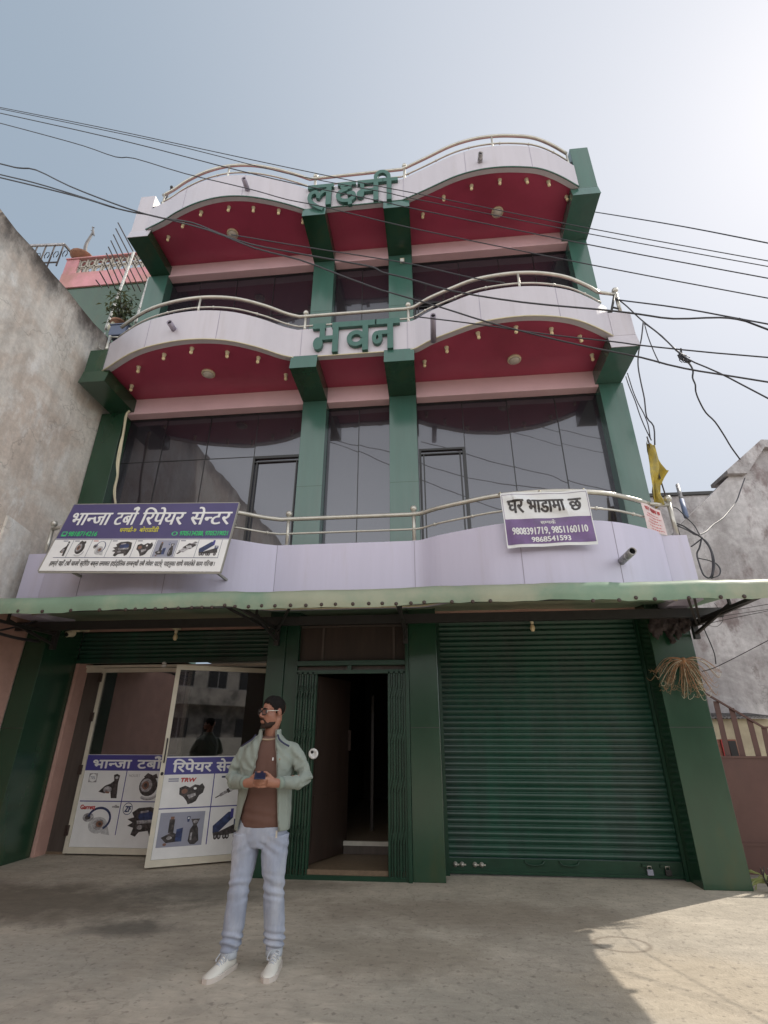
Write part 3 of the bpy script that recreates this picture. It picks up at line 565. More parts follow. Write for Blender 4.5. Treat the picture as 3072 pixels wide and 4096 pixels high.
# closed roller shutter on the right shop
m = MB(); slats(m, .03, 2.70, .17, 2.86, 6.87, .0655, .017); m.build('roller_shutter', M['shutter'], B); SH = bpy.data.objects[[o.name for o in COL.objects if o.name.startswith('roller_shutter')][-1]]
m = MB(); m.box(.03, 2.70, 6.852, 6.885, .012, .168, bev=.003); m.box(.03, 2.70, 6.835, 6.852, .02, .045); m.build('bottom_rail', M['green_paint'], SH)
for x in (1.02, 1.40): 
    m = MB(); m.tube(smooth_pts([(x-.11, 6.85, .155), (x-.08, 6.83, .125), (x, 6.825, .115), (x+.08, 6.83, .125), (x+.11, 6.85, .155)]), .008, 6); m.build('handle', M['green_paint'], SH)
for x in (.14, .215, .36, .435):
    m = MB(); m.lathe((x, 6.852, .105), [(.026, 0), (.026, .012), (.012, .016), (.012, .03)], 12, 0, 'y'); m.box(x-.012, x+.045, 6.828, 6.838, .098, .112); m.build('shutter_lock', M['steel'], SH)
for x, s in ((2.22, 1), (2.41, 1)):
    m = MB(); m.box(x-.045, x+.03, 6.83, 6.85, .12, .145); m.tube([(x+.005, 6.835, .10), (x+.005, 6.825, .13), (x+.045, 6.825, .13), (x+.045, 6.835, .10)], .005, 6, 1); m.box(x-.005, x+.058, 6.815, 6.845, .045, .10, 2, bev=.006)
    m.build('padlock', [M['green_paint'], M['steel'], M['pbg'] if x < 2.3 else M['dark']], SH)
for x0, x1 in ((2.60, 2.633), (.03, .075)):
    m = MB(); m.box(x0, x1, 6.81, 6.862, 0, 2.84); m.build('shutter_guide', M['green_paint'], B)
# rolled-up shutter over the left shop
m = MB(); slats(m, -5.285, -2.165, 2.43, 2.865, 7.22, .066, .015); m.box(-5.285, -2.165, 7.19, 7.24, 2.405, 2.47); m.build('roller_shutter', M['shutter'], B)
m = MB(); m.box(-5.235, -2.165, 7.36, 7.44, 2.365, 2.40); m.box(-5.235, -4.97, 7.385, 7.44, 2.30, 2.364); m.build('door_head', M['alu'], B)
# transom over the passage and gate rails
m = MB(); m.box(-1.755, -.372, 6.60, 6.63, 2.31, 2.745)
for x in (-1.45, -.52): m.box(x-.015, x+.015, 6.585, 6.60, 2.31, 2.745, 1)
m.box(-1.755, -.372, 6.57, 6.62, 2.745, 2.765, 1); m.build('transom_panel', [M['wood'], M['wood_dk']], B)
G = None
m = MB(); m.box(-1.755, -.372, 6.47, 6.55, 2.245, 2.305, bev=.004); m.box(-1.755, -.372, 6.475, 6.515, 2.145, 2.19); m.box(-1.10, -1.05, 6.48, 6.51, 2.19, 2.245); m.box(-1.755, -.372, 6.565, 6.60, 2.19, 2.244, 1); m.build('gate_track', [M['green_paint'], M['wood_dk']], B)
def folded_gate(x0, x1, n, lean):
    m = MB()
    for i in range(n):
        x = x0+(x1-x0)*i/(n-1); y = 6.475+(.02 if i % 2 else 0)
        m.box(x-.011, x+.011, y, y+.03, .03, 2.17)
        m.box(x-.017, x+.017, y+.03, y+.036, .03, 2.17)
    for i in range(n-1):
        x = x0+(x1-x0)*i/(n-1); d = (x1-x0)/(n-1)
        for z in (.35, .85, 1.35, 1.85): m.beam((x, 6.468, z), (x+d, 6.468, z+.16), .014, .004)
    return m
m = folded_gate(-1.735, -1.50, 8, 0); o = m.build('collapsible_gate', M['green_paint'], B)
m = MB(); m.lathe((-1.475, 6.466, 1.24), [(.0, 0), (.058, 0), (.058, .010), (.05, .016), (.03, .017), (.028, .012), (0, .012)], 20, 0, 'y'); m.lathe((-1.488, 6.449, 1.258), [(.018, 0), (.015, .006)], 10, 1, 'y'); m.build('lock_disc', [M['white'], M['black']], o)
m = folded_gate(-.575, -.385, 7, 0); m.build('collapsible_gate', M['green_paint'], B)
# brown inner door folded back against the passage wall
m = MB(); a = Vector((-1.585, 6.64, 0)); b_ = Vector((-1.235, 7.40, 0)); d = (b_-a).normalized(); nrm = Vector((d.y, -d.x, 0))
def dp(u, v, z): p = a+d*u+nrm*v; return (p.x, p.y, z)
Lr = (b_-a).length
def slab(mb, u0, u1, v0, v1, z0, z1, mi=0): mb.add([dp(u, v, z) for z in (z0, z1) for v in (v0, v1) for u in (u0, u1)], [(0, 2, 3, 1), (4, 5, 7, 6), (0, 1, 5, 4), (2, 6, 7, 3), (0, 4, 6, 2), (1, 3, 7, 5)], mi)
slab(m, 0, Lr, 0, .035, .10, 2.14)
for z0, z1 in ((.2, .78), (.86, 1.28), (1.36, 2.04)): slab(m, .1, Lr-.1, .035, .042, z0, z1)
o = m.build('passage_door', M['wood'], B)
m = MB(); slab(m, Lr-.004, Lr+.004, .002, .034, .3, 2.1, 0); slab(m, Lr-.02, Lr-.008, .036, .075, 1.25, 1.5, 0); m.build('edge_strip', M['hinge'], o)
m = MB(); m.box(-1.0, -.96, 8.2, 8.24, .21, 2.0); m.build('inner_post', M['wood'], B)
# ---------------------------------------------------------------- flat printed graphics and lettering
class Flat:
    """layers of flat shapes on a board: origin (top left), u to the right, v downwards, n outwards"""
    def __init__(s, o, u, v, bend=None):
        s.o, s.u, s.v = Vector(o), Vector(u), Vector(v); s.n = s.v.cross(s.u).normalized()*-1
        if s.n.y > 0: s.n = -s.n
        s.mb = MB(); s.mats = []; s.bend = bend; s.step = .0011
    def mi(s, m):
        m = M[m]
        if m not in s.mats: s.mats.append(m)
        return s.mats.index(m)
    def P(s, x, y, k):
        p = s.o+s.u*x+s.v*y+s.n*(k*s.step)
        return p+s.n*s.bend(x, y) if s.bend else p
    def poly(s, pts, m, k=1): 
        s.mb.add([s.P(x, y, k) for x, y in pts], [tuple(range(len(pts)))], s.mi(m)); return s
    def rect(s, x0, y0, x1, y1, m, k=1, nx=1):
        if s.bend: nx = 48
        for i in range(nx):
            a = x0+(x1-x0)*i/nx; b = x0+(x1-x0)*(i+1)/nx
            ny = 28 if s.bend else 1
            for j in range(ny): c = y0+(y1-y0)*j/ny; d = y0+(y1-y0)*(j+1)/ny; s.poly([(a, c), (b, c), (b, d), (a, d)], m, k)
        return s
    def disc(s, cx, cy, rx, ry, m, k=1, n=18): return s.poly([(cx+rx*math.cos(2*math.pi*i/n), cy+ry*math.sin(2*math.pi*i/n)) for i in range(n)], m, k)
    def stroke(s, pts, w, m, k=1):
        pts = [Vector((*p, 0)) for p in pts]
        for i in range(len(pts)-1):
            d = (pts[i+1]-pts[i]).normalized(); q = Vector((-d.y, d.x, 0))*w/2
            s.poly([tuple((p)[:2]) for p in (pts[i]-q, pts[i+1]-q, pts[i+1]+q, pts[i]+q)], m, k+.12*(i % 2))
        for p in pts[1:-1]: s.disc(p.x, p.y, w/2, w/2, m, k+.3, 8)
        return s
    def ring(s, cx, cy, rx, ry, w, m, k=1, a0=0, a1=360, n=20):
        P_ = lambda i, e: (cx+(rx+e)*math.cos(R(a0+(a1-a0)*i/n)), cy+(ry+e)*math.sin(R(a0+(a1-a0)*i/n)))
        for i in range(n): s.poly([P_(i, -w/2), P_(i+1, -w/2), P_(i+1, w/2), P_(i, w/2)], m, k)
        return s
    def text(s, pieces, x0, y0, x1, y1, m, k=2, bold=0.0, slant=0.0):
        """fit a word in the box; y0 = top of the letters, y1 = base line"""
        isl = word(pieces)
        if s.bend: isl = [fine(a, b) for a, b in isl]
        xs = [p[0] for i in isl for p in i[0]]; lo, hi = min(xs), max(xs)
        top, base = HEAD(pieces), 0.0
        sx = (x1-x0)/(hi-lo); sy = (y1-y0)/(top-base)
        shifts = [(0, 0)] if not bold else [(-bold, 0), (bold, 0), (0, bold*.8), (0, -bold*.8), (0, 0)]
        for j, (dx, dy) in enumerate(shifts):
            for i, (vs, fs) in enumerate(isl):
                kk = k+.09*(i % 5)+.45*j
                pts = [(x0+(x-lo)*sx+dx+(y*sy)*slant, y1-y*sy+dy) for x, y in vs]
                s.mb.add([s.P(a, b, kk) for a, b in pts], fs, s.mi(m))
        return s
    def build(s, name, parent=None): return s.mb.build(name, s.mats, parent)
_G = {}
def glyphs(txt):
    """outline of a run of characters as flat islands [(verts2d, faces)]"""
    if txt in _G: return _G[txt]
    c = bpy.data.curves.new('run', 'FONT'); c.body = txt; c.size = 1; c.resolution_u = 3
    o = bpy.data.objects.new('run', c); COL.objects.link(o); bpy.context.view_layer.update()
    me = bpy.data.meshes.new_from_object(o.evaluated_get(bpy.context.evaluated_depsgraph_get()))
    bm = bmesh.new(); bm.from_mesh(me); bmesh.ops.remove_doubles(bm, verts=bm.verts[:], dist=1e-5); bm.verts.index_update(); seen = set(); out = []
    for v in bm.verts:
        if v.index in seen or not v.link_faces: continue
        st = [v]; seen.add(v.index); comp = []
        while st:
            a = st.pop(); comp.append(a)
            for e in a.link_edges:
                b = e.other_vert(a)
                if b.index not in seen: seen.add(b.index); st.append(b)
        ix = {a.index: i for i, a in enumerate(comp)}; fs = {f for a in comp for f in a.link_faces}
        out.append(([(a.co.x, a.co.y) for a in comp], [[ix[q.index] for q in f.verts] for f in fs]))
    bm.free(); bpy.data.objects.remove(o); bpy.data.curves.remove(c); bpy.data.meshes.remove(me)
    _G[txt] = out; return out
def clip(isl, xmax):
    out = []
    for vs, fs in isl:
        bm = bmesh.new(); vv = [bm.verts.new((*p, 0)) for p in vs]
        for f in fs:
            try: bm.faces.new([vv[i] for i in f])
            except ValueError: pass
        bmesh.ops.bisect_plane(bm, geom=bm.verts[:]+bm.edges[:]+bm.faces[:], plane_co=(xmax, 0, 0), plane_no=(1, 0, 0), clear_outer=True)
        bm.verts.index_update()
        if bm.faces: out.append(([(v.co.x, v.co.y) for v in bm.verts], [[v.index for v in f.verts] for f in bm.faces]))
        bm.free()
    return out
def fine(vs, fs):
    bm = bmesh.new(); vv = [bm.verts.new((*p, 0)) for p in vs]
    for f in fs:
        try: bm.faces.new([vv[i] for i in f])
        except ValueError: pass
    bmesh.ops.triangulate(bm, faces=bm.faces[:])
    for _ in range(4):
        long = [e for e in bm.edges if e.calc_length() > .09]
        if not long: break
        bmesh.ops.subdivide_edges(bm, edges=long, cuts=1); bmesh.ops.triangulate(bm, faces=bm.faces[:])
    bm.verts.index_update(); out = ([(v.co.x, v.co.y) for v in bm.verts], [[v.index for v in f.verts] for f in bm.faces]); bm.free(); return out
HALF = {'न': .60, 'स': .60, 'म': .64, 'ष': .62, 'च': .62, 'ब': .62, 'प': .62}
def HEAD(pieces):
    t = ''.join(p if isinstance(p, str) else (p[1] if len(p) > 1 else '') for p in pieces)
    return .66 if any('\u0900' <= ch <= '\u097f' for ch in t) else .70
def width(txt):
    return max(p[0] for i in glyphs(txt) for p in i[0])
def word(pieces):
    """pieces: strings (signs in visual order), ('half', c) for a letter without its stem, ('reph',) hook above the last letter, ' ' gaps"""
    if isinstance(pieces, str): pieces = [pieces]
    x = 0; out = []
    for p in pieces:
        if isinstance(p, str) and not p.strip(): x += .26*len(p); continue
        if p[0] == 'half' and not isinstance(p, str):
            isl = glyphs(p[1]); w_ = width(p[1])*HALF[p[1]]; isl = clip(isl, w_); adv = w_
        elif p[0] == 'reph' and not isinstance(p, str):
            c = x-(p[2] if len(p) > 2 else .12); pts = [(c-.13+.13*math.cos(R(a)), .80+.10*math.sin(R(a))) for a in range(200, -80, -28)]
            vs = []; fs = []
            for q in range(len(pts)): 
                a = pts[max(q-1, 0)]; b = pts[min(q+1, len(pts)-1)]; d = Vector((b[0]-a[0], b[1]-a[1])).normalized()*.035
                vs += [(pts[q][0]-d.y, pts[q][1]+d.x), (pts[q][0]+d.y, pts[q][1]-d.x)]
                if q: fs.append([2*q-2, 2*q, 2*q+1, 2*q-1])
            out.append((vs, fs)); continue
        else: isl = glyphs(p); adv = width(p)
        out += [([(a+x, b) for a, b in vs], fs) for vs, fs in isl]; x += adv-.012
    return out
BHANJA = ['भा', ('half', 'न'), 'जा']; TURBO = ['टबो', ('reph', '', .10)]; REPAIR = ['िरपेयर']; CENTER = ['से', ('half', 'न'), 'टर']

# product pictures, each in a w x h cell
def pic(F, kind, x, y, w, h, k=2):
    X = lambda a: x+a*w; Y = lambda b: y+b*h
    pl = lambda pts, m, kk=0: F.poly([(X(a), Y(b)) for a, b in pts], m, k+kk)
    ds = lambda a, b, r, q, m, kk=0: F.disc(X(a), Y(b), r*w, q*h, m, k+kk)
    rg = lambda a, b, r, q, t_, m, kk=0, a0=0, a1=360: F.ring(X(a), Y(b), r*w, q*h, t_*w, m, k+kk, a0, a1)
    if kind == 'actuator':
        pl([(.62, .1), (.72, .06), (.82, .12), (.80, .40), (.84, .95), (.66, .95), (.60, .70), (.42, .78), (.22, .72), (.40, .50), (.56, .42), (.66, .32)], 'pblack'); ds(.50, .64, .13, .12, 'pgrey', .3); ds(.73, .20, .05, .05, 'plight', .3); pl([(.44, .70), (.58, .72), (.56, .78), (.46, .77)], 'pbrown', .5)
    elif kind == 'turbo':
        ds(.52, .48, .26, .36, 'pblack'); ds(.46, .46, .17, .24, 'pgrey', .3); ds(.44, .46, .10, .15, 'pbrown', .5); ds(.44, .46, .05, .08, 'pblack', .7); pl([(.35, .16), (.45, .02), (.60, .10), (.70, .04), (.76, .2), (.55, .25)], 'pblack', .2); rg(.55, .62, .30, .30, .05, 'plight', .6, 10, 130); rg(.55, .66, .30, .30, .03, 'pgrey', .8, 10, 130)
    elif kind == 'turbohose':
        rg(.58, .42, .28, .34, .05, 'navy', .5, -170, 60); ds(.30, .38, .14, .14, 'pgrey'); ds(.29, .38, .07, .07, 'pblack', .3); ds(.58, .62, .24, .26, 'plight', .1); ds(.60, .60, .15, .17, 'pgrey', .3); ds(.62, .58, .09, .10, 'pbrown', .5); ds(.63, .58, .04, .05, 'pblack', .7); pl([(.74, .62), (.84, .66), (.92, .92), (.70, .88)], 'plight', .2)
    elif kind == 'gearbox':
        pl([(.25, .26), (.40, .12), (.70, .08), (.90, .16), (.95, .52), (.88, .88), (.78, .96), (.72, .80), (.50, .84), (.42, .98), (.30, .92), (.34, .72), (.18, .66), (.30, .56), (.16, .46), (.32, .40)], 'pblack'); ds(.62, .36, .20, .16, 'navy', .3); pl([(.40, .50), (.84, .46), (.84, .56), (.42, .60)], 'pgrey', .4); pl([(.46, .22), (.66, .18), (.66, .24), (.47, .28)], 'pgrey', .5); ds(.5, .7, .07, .07, 'pgrey', .5)
    elif kind == 'pump':
        pl([(.12, .30), (.30, .22), (.46, .30), (.62, .18), (.78, .22), (.86, .14), (.96, .30), (.92, .52), (.80, .62), (.72, .84), (.60, .92), (.46, .96), (.40, .82), (.28, .66), (.14, .56)], 'pblack'); ds(.30, .44, .10, .10, 'pbrown', .3); ds(.64, .34, .05, .05, 'white', .5); pl([(.40, .60), (.66, .52), (.70, .62), (.48, .74)], 'pgrey', .4)
    elif kind == 'injector':
        d = Vector((.82, -.62)); F.stroke([(X(.06), Y(.82)), (X(.22), Y(.70))], .012, 'pblack', k); F.stroke([(X(.22), Y(.70)), (X(.5), Y(.48))], .035, 'pgrey', k+.4); F.stroke([(X(.48), Y(.50)), (X(.8), Y(.24))], .05, 'pblack', k+.8); F.stroke([(X(.56), Y(.34)), (X(.66), Y(.50))], .03, 'plight', k+1.2); F.stroke([(X(.8), Y(.24)), (X(.95), Y(.12))], .02, 'pgrey', k+1.4)
    elif kind == 'spares':
        F.rect(x, y, x+w, y+h, 'pbg', k-.4)
        pl([(.22, .20), (.34, .20), (.34, .60), (.22, .60)], 'pblack'); pl([(.24, .12), (.32, .12), (.32, .2), (.24, .2)], 'pbrown', .2); pl([(.08, .72), (.30, .58), (.48, .66), (.44, .86), (.20, .88)], 'pblack', .3); pl([(.40, .50), (.54, .46), (.54, .86), (.40, .86)], 'navy', .5); ds(.26, .74, .06, .05, 'pgrey', .7); ds(.18, .92, .04, .04, 'pbrown', .4)
        pl([(.70, .22), (.90, .22), (.84, .40), (.88, .50), (.92, .86), (.84, .96), (.74, .96), (.68, .86), (.70, .52), (.76, .40)], 'pblack', .1); ds(.80, .30, .05, .05, 'pgrey', .4); pl([(.60, .14), (.68, .14), (.66, .30), (.62, .30)], 'navy', .4); ds(.64, .19, .02, .025, 'white', .7); pl([(.72, .62), (.76, .62), (.76, .84), (.72, .84)], 'pgrey', .5)
    elif kind == 'tipper':
        pl([(.08, .52), (.56, .12), (.72, .10), (.74, .30), (.30, .70), (.10, .72)], 'navy'); pl([(.64, .02), (.74, .02), (.74, .28), (.64, .30)], 'blue', .3); pl([(.10, .72), (.30, .70), (.80, .50), (.92, .46), (.96, .76), (.14, .84)], 'pblack', .2); pl([(.78, .34), (.95, .36), (.96, .52), (.78, .52)], 'navy', .4); pl([(.82, .37), (.93, .39), (.93, .46), (.82, .46)], 'pgrey', .6)
        for a in (.20, .32, .50, .60, .86): ds(a, .84, .065, .09, 'pblack', .5); ds(a, .84, .03, .04, 'pgrey', .8)

# ---------------------------------------------------------------- glass shop doors
def leaf(p0, p1, zt, name, build_print, thick=.045):
    """aluminium framed glass leaf from p0 (left foot) to p1 (right foot)"""
    p0, p1 = Vector(p0), Vector(p1); u = (p1-p0); L = u.length; u.normalize(); n = Vector((u.y, -u.x, 0))
    if n.y > 0: n = -n
    def S(mb, a, b, z0, z1, d0, d1, mi=0):
        mb.add([p0+u*x+n*dd+Vector((0, 0, z)) for z in (z0, z1) for dd in (d0, d1) for x in (a, b)], [(0, 2, 3, 1), (4, 5, 7, 6), (0, 1, 5, 4), (2, 6, 7, 3), (0, 4, 6, 2), (1, 3, 7, 5)], mi)
    f = MB(); fw = .055; h = thick/2
    S(f, 0, fw, .02, zt, -h, h); S(f, L-fw, L, .02, zt, -h, h); S(f, fw, L-fw, zt-.06, zt, -h, h); S(f, fw, L-fw, .02, .09, -h, h)
    o = f.build(name, M['alu'], B)
    gm = MB(); S(gm, fw-.005, L-fw+.005, .085, zt-.055, -.004, .004); gm.build('pane', M['shopglass'], o)
    F = Flat(p0+u*(fw+.002)+n*.0065+Vector((0, 0, 1.19)), u, (0, 0, -1)); build_print(F, L-2*fw-.004, 1.19-.092); F.build('poster', o)
    return o, u, n, L
def print1(F, W, H):
    F.rect(0, 0, W, H, 'white', 0); F.rect(.0, .005, W, .20, 'blue', 1)
    F.text(BHANJA, .10, .065, .66, .17, 'white', 2, .006); F.text(TURBO, .75, .065, 1.10, .17, 'white', 2, .006)
    F.rect(.61, .20, .622, H-.14, 'blue', 1); F.rect(.02, .565, W, .577, 'blue', 1.2)
    pic(F, 'actuator', .16, .22, .45, .33); pic(F, 'turbo', .70, .22, .5, .34); pic(F, 'turbohose', .02, .62, .56, .37); pic(F, 'gearbox', .66, .60, .55, .38)
    F.rect(.08, .235, .20, .345, 'pgrey', 1.3); F.disc(.14, .29, .052, .05, 'white', 2.2); F.text('TEL', .10, .272, .18, .305, 'navy', 3)
    F.text('HOLSET', .66, .245, .82, .275, 'pgrey', 2)
    F.text('Garrett', .05, .615, .26, .665, 'pred', 2, .004); F.stroke([(.50, .635), (.60, .635)], .02, 'pgrey', 2); F.disc(.55, .63, .02, .02, 'pgrey', 2.5)
    F.ring(.725, .655, .065, .068, .008, 'navy', 2); F.text('ZF', .685, .625, .765, .69, 'navy', 2, .005, .1)
def print2(F, W, H):
    F.rect(0, 0, W, H, 'white', 0); F.rect(.0, .012, W, .205, 'blue', 1)
    F.text(REPAIR, .09, .07, .56, .175, 'white', 2, .006); F.text(CENTER, .62, .07, .97, .175, 'white', 2, .006)
    F.rect(.60, .205, .612, H-.12, 'blue', 1); F.rect(.0, .57, W, .582, 'blue', 1.2)
    F.rect(.06, .245, .18, .262, 'pbg', 2); F.rect(.06, .27, .18, .285, 'pbg', 2); F.text('TRW', .20, .245, .38, .29, 'pred', 2, .004, .2)
    F.rect(.70, .235, .82, .255, 'navy', 2); pic(F, 'pump', .16, .27, .36, .28); pic(F, 'injector', .63, .30, .33, .22); pic(F, 'spares', .03, .62, .52, .36); pic(F, 'tipper', .63, .60, .36, .36)
o, u, n, L = leaf((-4.97, 7.395, 0), (-3.56, 7.40, 0), 2.355, 'shop_door', print1)
for z in (2.22, 1.68, 1.0, .28):
    m = MB(); m.box(-5.0, -4.945, 7.352, 7.372, z-.06, z+.06, bev=.004); m.box(-4.976, -4.968, 7.342, 7.352, z-.06, z+.06); m.build('hinge', M['hinge'], o)
m = MB(); m.tube(smooth_pts([(-3.60, 7.37, 1.25), (-3.60, 7.33, 1.27), (-3.60, 7.33, 1.40), (-3.60, 7.37, 1.42)]), .009, 8); m.build('handle', M['steel'], o)
o, u, n, L = leaf((-3.485, 6.74, 0), (-2.30, 7.36, 0), 2.31, 'shop_door', print2)
p = Vector((-3.485, 6.74, 0))+u*.03+n*.03
m = MB(); m.tube(smooth_pts([p+Vector((0, 0, 1.13)), p+n*.04+Vector((0, 0, 1.15)), p+n*.04+Vector((0, 0, 1.36)), p+Vector((0, 0, 1.40))]), .009, 8, 0); m.build('handle', M['dark'], o)
m = MB(); m.lathe(p-n*.008+Vector((0, 0, 1.0)), [(.02, 0), (.02, .008), (.01, .012)], 12, 0, 'y'); m.build('keyhole', M['dark'], o)
m = MB(); m.box(-2.27, -2.165, 7.34, 7.44, 0, 2.364); m.build('door_jamb', M['alu'], B)

# ---------------------------------------------------------------- cut-out letters on the parapets
def sletter(name, strokes, org, ux, wz, depth, mats, parent):
    """letter cut from thick sheet: strokes = [(points, width)], x to the right, y up"""
    m = MB()
    for k, (pts, w_) in enumerate(strokes):
        if w_ == 0:                                     # filled blob
            q_ = [(org[0]+a*ux, org[2]+b*wz) for a, b in pts[:-1]]; m.prism(q_, org[1]-depth-.0012*k, org[1], 'xz'); continue
        pts = smooth_pts([(a, b, 0) for a, b in pts], 4) if len(pts) > 2 else [Vector((*p, 0)) for p in pts]
        d0 = depth+.0012*k; L_ = []; R_ = []
        for i, p in enumerate(pts):
            a = pts[max(i-1, 0)]; b_ = pts[min(i+1, len(pts)-1)]; t_ = (b_-a).normalized(); q = Vector((-t_.y, t_.x, 0))*w_/2
            L_.append(p+q); R_.append(p-q)
        ring = [(p.x, p.y) for p in L_]+[(p.x, p.y) for p in reversed(R_)]
        Wd = lambda a, d_: (org[0]+a[0]*ux, org[1]-d_, org[2]+a[1]*wz)
        n_ = len(pts)
        for i in range(n_-1):
            qd = [L_[i], L_[i+1], R_[i+1], R_[i]]; f = [Wd((p.x, p.y), d0) for p in qd]; bk = [Wd((p.x, p.y), 0) for p in qd]
            fs = [(0, 1, 2, 3), (7, 6, 5, 4), (0, 4, 5, 1), (2, 6, 7, 3)]
            if i == 0: fs.append((3, 7, 4, 0))
            if i == n_-2: fs.append((1, 5, 6, 2))
            m.add(f+bk, fs)
    return m.build(name, mats, parent)
def namesign(label, loc): return thing('name_sign', label, 'sign', loc)
def ringpts(cx, cy, rx, ry, a0=0, a1=360, n=14): return [(cx+rx*math.cos(R(a0+(a1-a0)*i/n)), cy+ry*math.sin(R(a0+(a1-a0)*i/n))) for i in range(n+1)]
BHA = [([(0, 1.0), (.44, 1.0)], .20), ([(.66, 1.0), (1.36, 1.0)], .20), ([(.79, 1.08), (.79, -.03)], .19), ([(.30, 1.0), (.34, .80), (.33, .45)], .17), ([(.30, .52), (.79, .52)], .15), (ringpts(.21, .32, .165, .235), 0)]
VA = [([(1.30, 1.001), (2.16, 1.001)], .20), ([(1.79, 1.08), (1.79, -.03)], .19), (ringpts(1.49, .43, .235, .225), .155)]
NA = [([(2.12, 1.0), (2.94, 1.0)], .20), ([(2.62, 1.08), (2.62, -.03)], .19), (ringpts(2.19, .40, .105, .175), .135), ([(2.22, .58), (2.62, .58)], .15)]
def lettering(words_, left, right, span, y, zb, zh, NS):
    for st in words_: sletter('letter', st, (left, y, zb), (right-left)/span, zh, .055, M['letter'], NS)
NS = namesign('green cut-out letters on the middle balcony parapet spelling the shorter word', (-1.05, 5.955, 6.85))
lettering((BHA, VA, NA), at(1252, 1310, Y=5.92).x, at(1599, 1295, Y=5.92).x, 2.94, 5.962, 6.83, .525, NS)
LA = [([(.0, 1.0), (1.22, 1.0)], .18), ([(1.0, 1.06), (1.0, -.05)], .24), ([(1.0, .66), (.80, .72), (.60, .55), (.50, .34)], .17), ([(.56, .45), (.40, .68), (.17, .60), (.12, .32), (.30, .06), (.55, -.14), (.78, -.26)], .18)]
KSHA = [([(1.40, 1.0), (2.24, 1.0)], .16), (ringpts(1.80, .84, .20, .10), .15), ([(1.85, .70), (1.52, .56), (1.44, .32), (1.62, .10), (1.95, .08), (2.18, .26), (2.10, .46), (1.86, .42)], .18), ([(1.98, .10), (2.02, -.16)], .18)]
MI = [([(2.32, 1.001), (3.5, 1.001)], .18), ([(3.17, 1.06), (3.17, -.05)], .22), ([(2.52, 1.0), (2.56, .45)], .18), ([(2.50, .52), (3.17, .52)], .16), (ringpts(2.47, .34, .175, .20), 0)]
II = [([(3.48, 1.0), (4.17, 1.0)], .18), ([(3.77, 1.06), (3.77, -.08)], .22), ([(3.18, 1.02), (3.16, 1.28), (3.32, 1.46), (3.56, 1.46), (3.74, 1.28), (3.77, 1.02)], .17)]
NS = namesign('green cut-out letters on the top balcony parapet spelling the longer word', (-1.05, 5.835, 10.1))
lettering((LA, KSHA, MI, II), at(1232, 750, Y=5.79).x, at(1591, 720, Y=5.79).x, 4.17, 5.838, 10.10, .50, NS)
# ---------------------------------------------------------------- awning over the shops
AW = thing('awning', 'long faded green sheet awning with riveted rolled front edge above the shops', 'awning', (-.8, 6.0, 2.6))
rng = random.Random(3)
xs = [-6.6+i*.125 for i in range(81)]; xs = [x for x in xs if x <= 3.42]
wob = [rng.uniform(-.006, .006)+.010*math.sin(x*1.7)+.006*math.sin(x*5.1+1) for x in xs]
prof = [(7.3, 3.02), (6.05, 2.905), (5.30, 2.848), (5.15, 2.862), (5.07, 2.845), (5.02, 2.805), (5.0, 2.75), (4.998, 2.70), (5.003, 2.648)]
m = MB(); rows = []
for j, (y, z) in enumerate(prof):
    rows.append([(x, y+(.003*math.sin(x*9+j)), z+wob[i]*(1.3 if j > 6 else .7)+(.012 if x < -2 else 0)*(j > 6)) for i, x in enumerate(xs)])
th = .004
m.loft([[Vector(p) for p in r_] for r_ in rows], cap=False, closed=False)
m.loft([[Vector(p)+Vector((0, th if j > 4 else 0, -th if j <= 4 else 0)) for p in r_] for j, r_ in enumerate(rows)], cap=False, closed=False)
m.build('sheet', M['awning'], AW)
m = MB(); m.box(-6.6, 3.42, 5.012, 5.05, 2.665, 2.70); m.box(-6.6, 3.42, 5.58, 5.62, 2.815, 2.855); m.box(-6.6, 3.42, 6.26, 6.31, 2.72, 2.83)
for x in (-5.15, -2.04, -.36, 3.16):
    m.beam((x, 6.45, 2.70), (x, 5.03, 2.68), .035, .035)
    m.beam((x, 6.47, 2.56), (x, 5.62, 2.72), .03, .03); m.beam((x, 5.62, 2.70), (x, 5.62, 2.84), .025); m.box(x-.03, x+.03, 6.44, 6.5, 2.50, 2.80)
    if x in (-2.04, 3.16):
        m.beam((x+.02, 6.35, 2.66), (x+.42 if x < 0 else x-.35, 5.6, 2.84), .025); m.beam((x-.02, 6.35, 2.66), (x-.42, 5.6, 2.84), .025)
m.beam((3.165, 6.45, 2.66), (3.20, 5.03, 2.69), .035); m.build('frame', M['dark'], AW)
r0 = None
for px, py in [(118, 238), (278, 240), (468, 234), (658, 232), (832, 229), (896, 226), (960, 226), (1028, 224), (1096, 222), (1180, 219), (1270, 216), (1337, 214), (1404, 214), (1490, 200), (1558, 208), (1648, 209)]+[(1659+a, b) for a, b in ((77, 203), (165, 203), (268, 200), (370, 200), (474, 195), (567, 193), (682, 191), (788, 188), (877, 187), (970, 190), (1068, 186), (1156, 180), (1340, 177), (1478, 175), (1596, 171))]+[(3935+(x-103)*.7, 158-(x-103)*.012+dy) for x, dy in ((105, 12), (353, 10), (512, -4), (693, 8), (1015, 4), (1318, 2), (1540, 0))]:
    p = at(px/1.659, 2300+py/1.659, Y=4.995)
    if r0 is None:
        m = MB(); m.lathe((p.x, 5.003, p.z), [(.020, 0), (.019, .007), (.011, .013), (0, .014)], 10, 0, 'y'); r0 = m.build('rivet', M['hinge'], AW); l0 = r0.location.copy(); pp = p
    else:
        c = r0.copy(); COL.objects.link(c); c.parent = AW; c.location = l0+Vector((p.x-pp.x, 0, p.z-pp.z))

